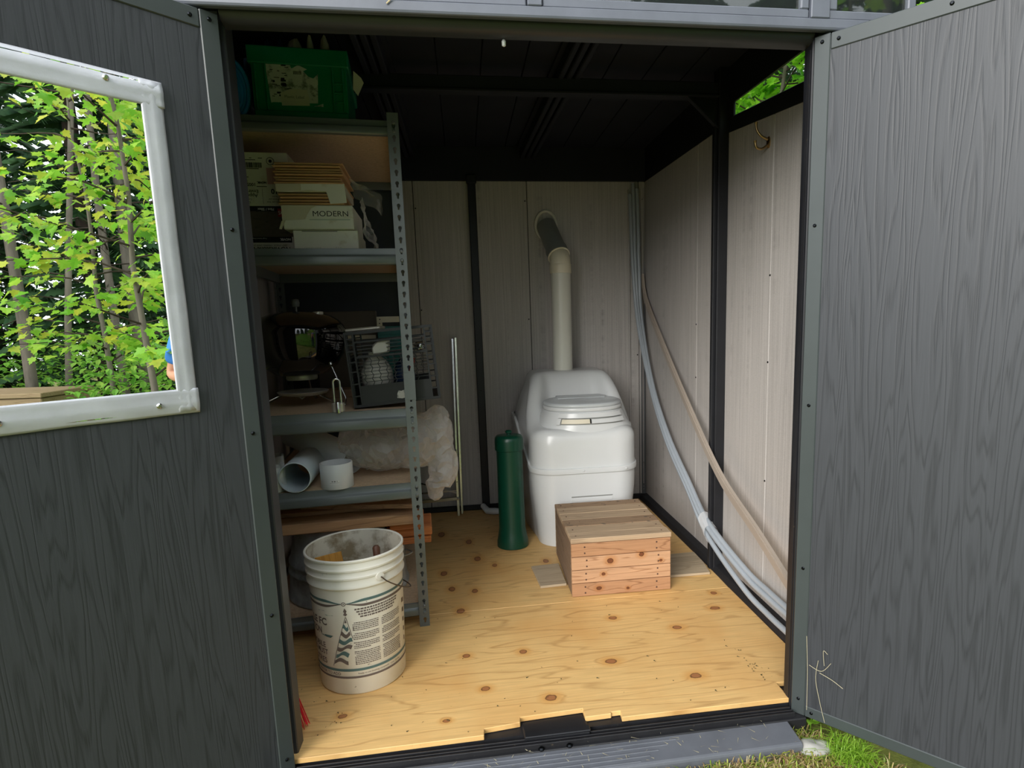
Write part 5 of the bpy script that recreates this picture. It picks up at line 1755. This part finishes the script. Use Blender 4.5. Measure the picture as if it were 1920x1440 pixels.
def rleaf(L, W, fold=0.15):
    """simple oval leaf, base at origin, along +x"""
    out = [(0, 0), (0.25, 0.42), (0.55, 0.5), (0.85, 0.28), (1.0, 0)]
    vs = [(x * L, 0, -fold * 0.0) for x, y in out]
    up = [(x * L, y * W, fold * W * y * 2) for x, y in out[1:4]]
    dn = [(x * L, -y * W, fold * W * y * 2) for x, y in out[1:4]]
    v = [(0, 0, 0)] + up + [(L, 0, -0.1 * L)] + dn[::-1] + [(0.5 * L, 0, 0)]
    return v, [(0, 1, 8), (1, 2, 8), (2, 3, 8), (3, 4, 8), (4, 5, 8), (5, 6, 8), (6, 7, 8), (7, 0, 8)]


for (wx, wy, sc, lab) in ((1.478, -0.030, 0.034, 'small bright green weed sprouting at the foot of the right door'), (1.105, -0.215, 0.026, 'small green weed sprouting at the edge of the sill')):
    wd = thing('weed', lab, 'weed', (wx, wy, GZ))
    MB().tube([(0, 0, 0), (0.002, 0, 0.03 + sc)], 0.0014, 5).build('stem', M['weed'], wd)
    v, f = rleaf(sc, sc * 0.8)
    lm = MB().add(v, f).mesh('leaf', fix=False)
    for k in range(4):
        link('leaf', lm, M['weed'], wd, (0.002, 0, 0.022 + sc * 0.9 - 0.006 * k), (0.3 * (k % 2), -0.25 - 0.2 * (k % 2), 0.6 + k * 1.7))

# dry stems and flecks clinging to the right leaf and lying about
M['stem'] = plain('dry_stem', S(176, 168, 140), 0.8)
for k, pts in enumerate(([(0.040, 0.23), (0.046, 0.12), (0.048, 0.0)], [(0.075, 0.16), (0.07, 0.10), (0.085, 0.03), (0.10, -0.02)], [(0.05, 0.14), (0.085, 0.135), (0.11, 0.17)], [(0.08, 0.13), (0.115, 0.115), (0.145, 0.105)], [(0.10, 0.19), (0.088, 0.20), (0.092, 0.155)])):
    ca_, sa_ = cos(radians(-50)), sin(radians(-50))
    o = MB().tube(spline([(1.43 + x * ca_ + (-0.0025) * -sa_ * 1 - 0.0012, x * sa_ - 0.0025 * ca_ - 0.001, z + 0.004 * sin(k + x * 90)) for x, z in pts], 14), 0.0008, 5).build('dry_stem', M['stem'], None, smooth=60)
    tag(o, 'dry grass stem stuck to the lower hinge corner of the right door', 'stem', 'dry stems on the door')
mb = MB()
rr = random.Random(4)
spots = [(rr.uniform(0.0, 1.4), rr.uniform(0.03, 0.75)) for _ in range(60)] + [(1.40 + rr.gauss(0, 0.02), 0.20 + rr.gauss(0, 0.05)) for _ in range(26)] + [(rr.uniform(-0.12, 0.1), rr.uniform(0.1, 0.6)) for _ in range(40)] + [(rr.uniform(0.02, 1.4), rr.uniform(-0.03, 0.012) - 0.0) for _ in range(0)]
for x, y in spots:
    a, L, w = rr.random() * 6.3, rr.uniform(0.003, 0.012), rr.uniform(0.0008, 0.0022)
    c, s = cos(a), sin(a)
    mb.add([(x - c * L / 2 + s * w, y - s * L / 2 - c * w, 0.0008), (x + c * L / 2, y + s * L / 2, 0.0012), (x - c * L / 2 - s * w, y - s * L / 2 + c * w, 0.0026)], [(0, 1, 2)])
dbo = mb.build('floor_litter', plain('litter', S(66, 62, 34), 0.9), None, fix=False)
tag(dbo, 'leaf crumbs and twiglets scattered on the plywood', 'litter', kind='stuff')
mb = MB()
for _ in range(150):
    x, y = rr.uniform(0.05, 1.38), rr.uniform(-0.118, 0.0)
    a, L = rr.random() * 6.3, rr.uniform(0.008, 0.028)
    z = -0.029 if y > -0.035 else -0.0315 - (-0.037 - y) / 0.083 * 0.010
    w = 0.0011
    mb.add([(x - w, y, z), (x + w, y + w, z), (x + cos(a) * L, y + sin(a) * L, z + 0.003)], [(0, 1, 2)])
tag(mb.build('sill_litter', M['stem'], None, fix=False), 'grass clippings lying on the track and sill', 'litter', kind='stuff')

# ---- trees
M['bark'] = plain('grey_bark', S(112, 104, 94), 0.9, 0, 0.2, 0.35, 14, stretch=(1, 1, 0.25), bump=0.6)
M['bark2'] = plain('dark_bark', S(70, 60, 52), 0.9, 0, 0.2, 0.3, 14, stretch=(1, 1, 0.25), bump=0.6)
M['maple'] = leafm('maple_leaf', [S(120, 186, 56), S(150, 206, 70), S(186, 218, 80), S(130, 192, 72), S(222, 218, 84), S(104, 170, 72)], 0.5, 0.4)
M['maple2'] = leafm('crown_maple_leaf', [S(130, 196, 50), S(168, 216, 66), S(104, 176, 50)], 0.55, 0.4)  # yellow-green leaf mix of the two larger maples
M['herb'] = leafm('undergrowth_leaf', [S(120, 182, 66), S(150, 204, 80), S(96, 156, 60), S(176, 214, 92)], 0.45)
M['needle'] = leafm('needle_spray', [S(58, 92, 60), S(76, 112, 72), S(92, 128, 80), S(46, 72, 50)], 0.2, 0.6)

half = [(0.0, 0.0), (0.06, 0.10), (-0.02, 0.34), (0.16, 0.30), (0.22, 0.36), (0.36, 0.62), (0.46, 0.46), (0.58, 0.50), (0.55, 0.30), (0.66, 0.22), (0.78, 0.24), (0.82, 0.10), (1.0, 0.0)]


def maple_leaf(L):
    up = [(x * L, y * L * 0.9, 0.10 * L * y - 0.22 * L * x * x) for x, y in half]
    dn = [(x * L, -y * L * 0.9, 0.10 * L * y - 0.22 * L * x * x) for x, y in half[1:-1]]
    v = up + dn[::-1] + [(0.38 * L, 0, -0.02 * L)]
    n = len(v) - 1
    return v, [(i, (i + 1) % n, n) for i in range(n)]


def maple(name, label, loc, height, spread, nleaf_obj, nleaf_stuff, mat, seed, lo=0.2, leafL=0.085, lean=(0, 0), group=None, dens=1.0):
    r = random.Random(seed)
    t = thing(name, label, 'tree', loc, group=group)
    trunk = [(lean[0] * k / 8 * height + 0.04 * sin(k * 1.3 + seed), lean[1] * k / 8 * height + 0.04 * cos(k * 1.7 + seed), height * k / 8) for k in range(9)]
    MB().tube(trunk, [0.022 * height / 3 * (1 - 0.85 * k / 8) + 0.003 for k in range(9)], 8).build('trunk', M['bark'], t, smooth=60)
    v, f = maple_leaf(1.0)
    lm = MB().add(v, f).mesh('leaf', fix=False)
    spots = []
    bmesh_ = MB()
    nb = int(26 * dens)
    for b in range(nb):
        fz = lo + (1 - lo) * (b + 0.5) / nb
        k = min(7, int(fz * 8)); ff = fz * 8 - k
        base = Vector(trunk[k]).lerp(Vector(trunk[k + 1]), ff)
        a = b * 2.4 + r.random() * 0.8
        L = spread * (1.05 - 0.7 * abs(fz - 0.45)) * (0.65 + 0.5 * r.random()) * (1.15 - fz * 0.55)
        path = []
        for s in range(6):
            u = s / 5
            path.append(base + Vector((cos(a) * L * u, sin(a) * L * u, L * (0.42 * u - 0.30 * u * u) + 0.03 * sin(s + b))))
        bmesh_.tube(path, [0.008 * (1 - 0.8 * s / 5) for s in range(6)], 5)
        nl = max(4, int(22 * L / spread))
        for q in range(nl):
            u = 0.25 + 0.75 * (q + r.random()) / nl
            s = min(4, int(u * 5)); p = path[s].lerp(path[s + 1], u * 5 - s)
            off = Vector((r.gauss(0, 0.07), r.gauss(0, 0.07), r.gauss(-0.01, 0.035)))
            spots.append((p + off, a + r.gauss(0, 0.9)))
    bmesh_.build('branches', M['bark2'], t, smooth=60)
    r.shuffle(spots)
    need = nleaf_obj + nleaf_stuff
    base_spots = list(spots)
    while len(spots) < need:
        p, a = r.choice(base_spots)
        spots.append((p + Vector((r.gauss(0, 0.09), r.gauss(0, 0.09), r.gauss(0, 0.05))), a + r.gauss(0, 1)))
    mb = MB()
    for k in range(need):
        p, a = spots[k]
        sc = leafL * (0.7 + 0.6 * r.random())
        rot = (r.gauss(0, 0.35), 0.35 + r.gauss(0, 0.3), a)
        if k < nleaf_obj:
            o = link('leaf', lm, mat, t, p, rot)
            o.scale = (sc, sc, sc)
        else:
            from_m = Matrix.Translation(p) @ (Matrix.Rotation(rot[2], 4, 'Z') @ Matrix.Rotation(rot[1], 4, 'Y') @ Matrix.Rotation(rot[0], 4, 'X')) @ Matrix.Scale(sc, 4)
            mb.add(v, f, from_m)
    if mb.v:
        o = mb.build('foliage', mat, t, fix=False)
        o['kind'] = 'stuff'
    return t


maple('maple_sapling', 'bright green maple sapling seen in the taped mirror', (2.80, -1.95, GZ), 3.4, 1.05, 280, 800, M['maple'], 3, lo=0.26, leafL=0.074)
maple('maple_sapling', 'young maple with long low branches behind the sapling in the mirror', (3.75, -2.85, GZ), 3.2, 1.0, 200, 500, M['maple'], 9, lo=0.30, leafL=0.074)
maple('maple_tree', 'leafy maple crown seen through the narrow side light', (3.35, 3.75, GZ), 4.6, 1.7, 220, 6500, M['maple2'], 5, lo=0.35, leafL=0.10, dens=1.6)
maple('maple_tree', 'leafy maple far behind the one at the side light', (5.0, 5.3, GZ), 5.6, 2.1, 0, 6000, M['maple2'], 15, lo=0.25, leafL=0.13, dens=1.6)

# undergrowth
mb = MB()
r = random.Random(31)
for _ in range(20000):
    d = 3.9 + 6.5 * r.random() ** 1.4
    lat = (r.random() - 0.5) * (3.0 + d * 0.55)
    x, y = -1.518 + d * 0.829 + lat * 0.559, 0.668 - d * 0.559 + lat * 0.829
    hmax = (0.55 + 1.15 * (0.5 + 0.5 * mnoise.noise(Vector((x * 1.3, y * 1.3, 0))))) * min(1.0, (d - 3.6) / 2.2)
    if lat < -0.25 and d < 7.6: hmax = min(hmax, 0.42)
    z = GZ + hmax * (0.15 + 0.85 * sqrt(r.random()))
    L = r.uniform(0.04, 0.085)
    v, f = rleaf(L, L * 0.62)
    mb.add(v, f, Matrix.Translation((x, y, z)) @ Matrix.Rotation(r.random() * 6.3, 4, 'Z') @ Matrix.Rotation(0.25 + r.gauss(0, 0.35), 4, 'Y'))
tag(mb.build('undergrowth', M['herb'], None, fix=False), 'dense low green undergrowth at the forest edge', 'undergrowth', kind='stuff')


# trunks and conifers
def at_fan(d, lat):
    return Vector((-1.518 + d * 0.829 + lat * 0.559, 0.668 - d * 0.559 + lat * 0.829, GZ))


for k, (d, lat, rad, ln_, lab) in enumerate(((7.6, -0.62, 0.055, (0.020, 0.015), 'slender pale grey trunk standing clear of the conifers'), (8.9, 0.15, 0.05, (0.0, 0.02), 'slim grey trunk behind the maple sapling'),
                                             (9.3, 0.42, 0.075, (-0.01, 0.0), 'stouter grey trunk among the conifers'), (7.9, -0.35, 0.035, (0.09, 0.06), 'thin grey trunk leaning at the forest edge'), (8.2, -0.85, 0.02, (-0.12, -0.1), 'dead thin pole leaning at the forest edge'))):
    p = at_fan(d, lat)
    tr = thing('tree_trunk', lab, 'tree', p)
    pts = [(ln_[0] * z + 0.03 * sin(z * 1.1 + k), ln_[1] * z + 0.03 * cos(z * 0.9 + k), z) for z in [0.7 * i for i in range(11)]]
    MB().tube(pts, [rad * (1 - 0.06 * i) for i in range(11)], 10).build('trunk', M['bark'], tr, smooth=60)
    mb = MB()
    rq = random.Random(k)
    for i in range(14):
        z = 1.0 + rq.random() * 5.5
        a = rq.random() * 6.3
        L = 0.5 + rq.random() * 0.8
        b = Vector((ln_[0] * z, ln_[1] * z, z))
        mb.tube([b, b + Vector((cos(a) * L * 0.5, sin(a) * L * 0.5, 0.08)), b + Vector((cos(a) * L, sin(a) * L, -0.1 * L))], [0.009, 0.006, 0.002], 4)
    mb.build('dead_branches', M['bark2'], tr)


def conifer_meshes(seed, H, R):
    r = random.Random(seed)
    tr = MB().tube([(0, 0, 0), (0.03, 0.02, H * 0.5), (0, 0, H)], [0.11, 0.07, 0.01], 8).mesh('trunk', smooth=60)
    mb = MB()
    for k in range(210):
        z = 0.4 + (H - 0.5) * (k + r.random()) / 210
        L = R * (1 - z / H) ** 0.5 * (0.7 + 0.5 * r.random()) + 0.1
        a = k * 2.4 + r.random()
        c, s = cos(a), sin(a)
        for q in range(16):
            u = 0.15 + 0.85 * q / 15
            w = 0.17 * (1.15 - u) + 0.05
            p = Vector((c * L * u, s * L * u, z + 0.10 * L * u - 0.34 * L * u * u))
            for sgn in (-1, 1):
                e = p + Vector((c * 0.10 - s * sgn * w, s * 0.10 + c * sgn * w, -0.05 - 0.05 * r.random()))
                o = Vector((c * 0.035, s * 0.035, 0.012))
                mb.add([p - o, p + o, e + o * 0.6, e - o * 0.4], [(0, 1, 2, 3)])
    return tr, mb.mesh('needles', fix=False)


cm = [conifer_meshes(1, 9.0, 0.95), conifer_meshes(2, 8.0, 0.9), conifer_meshes(3, 10.5, 1.0)]
spots = []
rq = random.Random(77)
for row, d in enumerate((9.8, 11.7, 13.6, 15.5)):
    for k in range(7):
        spots.append(at_fan(d + rq.uniform(-0.1, 0.1), (k - 3) * 2.3 + 1.15 * (row % 2) + rq.uniform(-0.1, 0.1)))
for k in range(6):
    spots.append(Vector((-3.0 + 1.9 * k + rq.uniform(-0.3, 0.3), -10.4 + rq.uniform(-0.7, 0.7), GZ)))
for p in ((4.1, 7.9), (5.2, 7.2), (6.4, 6.4), (5.9, 9.4), (8.6, 5.2), (10.6, 3.4), (8.2, 8.0), (10.8, 6.4), (7.9, 2.6), (13.0, 4.9)):
    spots.append(Vector((p[0], p[1], GZ)))
for k, p in enumerate(spots):
    tme, nme = cm[k % 3]
    cf_ = thing('conifer', 'dark green conifer in the forest behind the clearing', 'tree', p, (0, 0, k * 1.3), group='conifers behind the clearing')
    link('trunk', tme, M['bark2'], cf_)
    o = link('needles', nme, M['needle'], cf_)
    o['kind'] = 'stuff'

# timber planter seen low in the mirror
pb = thing('timber_planter', 'weathered timber box at the edge of the undergrowth', 'planter', (3.615, -3.328, GZ), (0, 0, radians(-90)))
M['timber'] = woodm('weathered_timber', S(162, 138, 108), S(112, 90, 66), 'x', 0.85)
for k in range(4):
    MB().box(0, 1.0, 0.0, 0.6, 0.185 * k, 0.185 * k + 0.181).build('timber', M['timber'], pb, bevel=0.006)
MB().box(-0.012, 1.012, -0.012, 0.612, 0.741, 0.780).build('top_board', M['timber'], pb, bevel=0.005)

# ---- the second person, an elbow of whom shows in the mirror
M['skin'] = plain('skin', S(206, 150, 122), 0.5, 0, 0.4, 0.08, 12)
M['tee'] = plain('blue_tshirt', S(70, 130, 214), 0.85, 0, 0.2, 0.06, 20)
M['jeans'] = plain('dark_trousers', S(50, 56, 74), 0.9, 0, 0.2, 0.1, 30)
M['hair'] = plain('brown_hair', S(70, 50, 36), 0.6, 0, 0.4, 0.2, 40)
M['shoe'] = plain('dark_shoe', S(40, 38, 38), 0.6)


def skinned(name, verts, edges, radii, mat, parent, root=0, sub=2):
    me = bpy.data.meshes.new(name)
    me.from_pydata(verts, edges, [])
    o = link(name, me, mat, parent)
    md = o.modifiers.new('skin', 'SKIN')
    md.use_smooth_shade = True
    for i, sv in enumerate(me.skin_vertices[0].data):
        rr_ = radii[i]
        sv.radius = rr_ if isinstance(rr_, tuple) else (rr_, rr_)
        sv.use_root = (i == root)
    s2 = o.modifiers.new('smooth', 'SUBSURF')
    s2.levels = sub; s2.render_levels = sub
    me.materials.clear(); me.materials.append(mat)
    return o


# local frame: faces +y; feet on z=0; height 1.62
PX = at_fan(3.62, 0.0)
pe = thing('person', 'person in a blue T-shirt with bent arms, elbow showing in the mirror', 'person', (0, 0, 0))
V, Ed, Rd = [], [], []


def jv(p, r, link_to=None):
    V.append(p); Rd.append(r)
    if link_to is not None: Ed.append((link_to, len(V) - 1))
    return len(V) - 1


pel = jv((0, 0, 0.86), (0.135, 0.10))
ab = jv((0, 0.005, 1.02), (0.125, 0.095), pel)
chs = jv((0, 0, 1.20), (0.150, 0.105), ab)
nb_ = jv((0, -0.01, 1.335), (0.075, 0.06), chs)
nk = jv((0, 0.0, 1.40), (0.052, 0.052), nb_)
h0 = jv((0, 0.015, 1.46), (0.066, 0.078), nk)
h1 = jv((0, 0.020, 1.54), (0.074, 0.090), h0)
h2 = jv((0, 0.012, 1.605), (0.050, 0.062), h1)
hands = []
for s in (-1, 1):
    sh = jv((0.155 * s, -0.01, 1.295), 0.058, nb_)
    el = jv((0.235 * s, -0.055, 1.035), 0.041, jv((0.200 * s, -0.03, 1.16), 0.047, sh))
    wr_ = jv((0.120 * s, 0.165, 1.06), 0.027, jv((0.185 * s, 0.06, 1.04), 0.038, el))
    pa = jv((0.085 * s, 0.225, 1.075), (0.036, 0.018), wr_)
    hands.append((s, pa))
    for q, (dx, L) in enumerate(((0.026, 0.052), (0.009, 0.062), (-0.008, 0.058), (-0.024, 0.046))):
        f0 = jv((0.070 * s + dx * 0.7, 0.262, 1.080 - 0.006 * q), 0.0088, pa)
        f1 = jv((0.062 * s + dx * 0.8, 0.262 + L * 0.55, 1.070 - 0.006 * q), 0.0082, f0)
        jv((0.060 * s + dx * 0.8, 0.262 + L * 0.75, 1.046 - 0.006 * q), 0.0072, f1)
    t0 = jv((0.068 * s - 0.012 * s, 0.205, 1.100), 0.0105, pa)
    jv((0.050 * s, 0.245, 1.108), 0.0088, t0)
for s in (-1, 1):
    hp = jv((0.085 * s, 0, 0.80), 0.092, pel)
    kn = jv((0.095 * s, 0.012, 0.455), 0.058, jv((0.092 * s, 0.008, 0.63), 0.076, hp))
    an = jv((0.100 * s, -0.010, 0.085), 0.036, jv((0.098 * s, -0.012, 0.29), 0.053, kn))
    jv((0.105 * s, 0.10, 0.035), (0.040, 0.026), an)
skinned('body', V, Ed, Rd, M['skin'], pe)
skinned('tshirt', [(0, 0, 0.82), (0, 0.004, 1.02), (0, 0, 1.20), (0, -0.01, 1.325), (-0.158, -0.01, 1.30), (-0.205, -0.032, 1.15), (-0.219, -0.043, 1.095), (0.158, -0.01, 1.30), (0.205, -0.032, 1.15), (0.219, -0.043, 1.095)],
        [(0, 1), (1, 2), (2, 3), (3, 4), (4, 5), (5, 6), (3, 7), (7, 8), (8, 9)], [(0.155, 0.118), (0.145, 0.112), (0.166, 0.120), (0.085, 0.072), 0.070, 0.064, 0.062, 0.070, 0.064, 0.062], M['tee'], pe)
skinned('trousers', [(0, 0, 0.90), (0, 0, 0.83), (-0.088, 0, 0.78), (-0.094, 0.008, 0.60), (-0.097, 0.01, 0.44), (-0.100, -0.012, 0.10), (0.088, 0, 0.78), (0.094, 0.008, 0.60), (0.097, 0.01, 0.44), (0.100, -0.012, 0.10)],
        [(0, 1), (1, 2), (2, 3), (3, 4), (4, 5), (1, 6), (6, 7), (7, 8), (8, 9)], [(0.145, 0.108), (0.148, 0.110), 0.103, 0.088, 0.072, 0.062, 0.103, 0.088, 0.072, 0.062], M['jeans'], pe)
for s in (-1, 1):
    skinned('shoe', [(0.100 * s, -0.055, 0.045), (0.102 * s, 0.03, 0.046), (0.107 * s, 0.145, 0.036)], [(0, 1), (1, 2)], [0.043, 0.046, 0.036], M['shoe'], pe, sub=2)
    MB().lathe([(0.001, -0.012), (0.0095, -0.006), (0.0105, 0.0), (0.0095, 0.006), (0.001, 0.012)], 12, Matrix.Translation((0.030 * s, 0.1055, 1.538)) @ Matrix.Scale(0.6, 4, (0, 0, 1))).build('eye', M['white_ink'], pe, smooth=60)
    skinned('ear', [(0.078 * s, 0.010, 1.515), (0.082 * s, 0.005, 1.545)], [(0, 1)], [(0.008, 0.014), (0.008, 0.017)], M['skin'], pe, sub=2)
skinned('nose', [(0, 0.108, 1.540), (0, 0.122, 1.510)], [(0, 1)], [0.009, 0.014], M['skin'], pe)
skinned('mouth', [(-0.022, 0.096, 1.473), (0, 0.104, 1.472), (0.022, 0.096, 1.473)], [(0, 1), (1, 2)], [0.004, 0.006, 0.004], M['redp'], pe)
skinned('hair', [(0, -0.045, 1.48), (0, -0.035, 1.57), (0, 0.020, 1.628), (0, 0.070, 1.615)], [(0, 1), (1, 2), (2, 3)], [(0.070, 0.050), (0.085, 0.065), (0.078, 0.050), (0.060, 0.022)], M['hair'], pe)
pe.location = (2.067, -1.110, GZ)
pe.rotation_euler = (0, 0, radians(56))
pe.scale = (0.965, 0.965, 0.965)
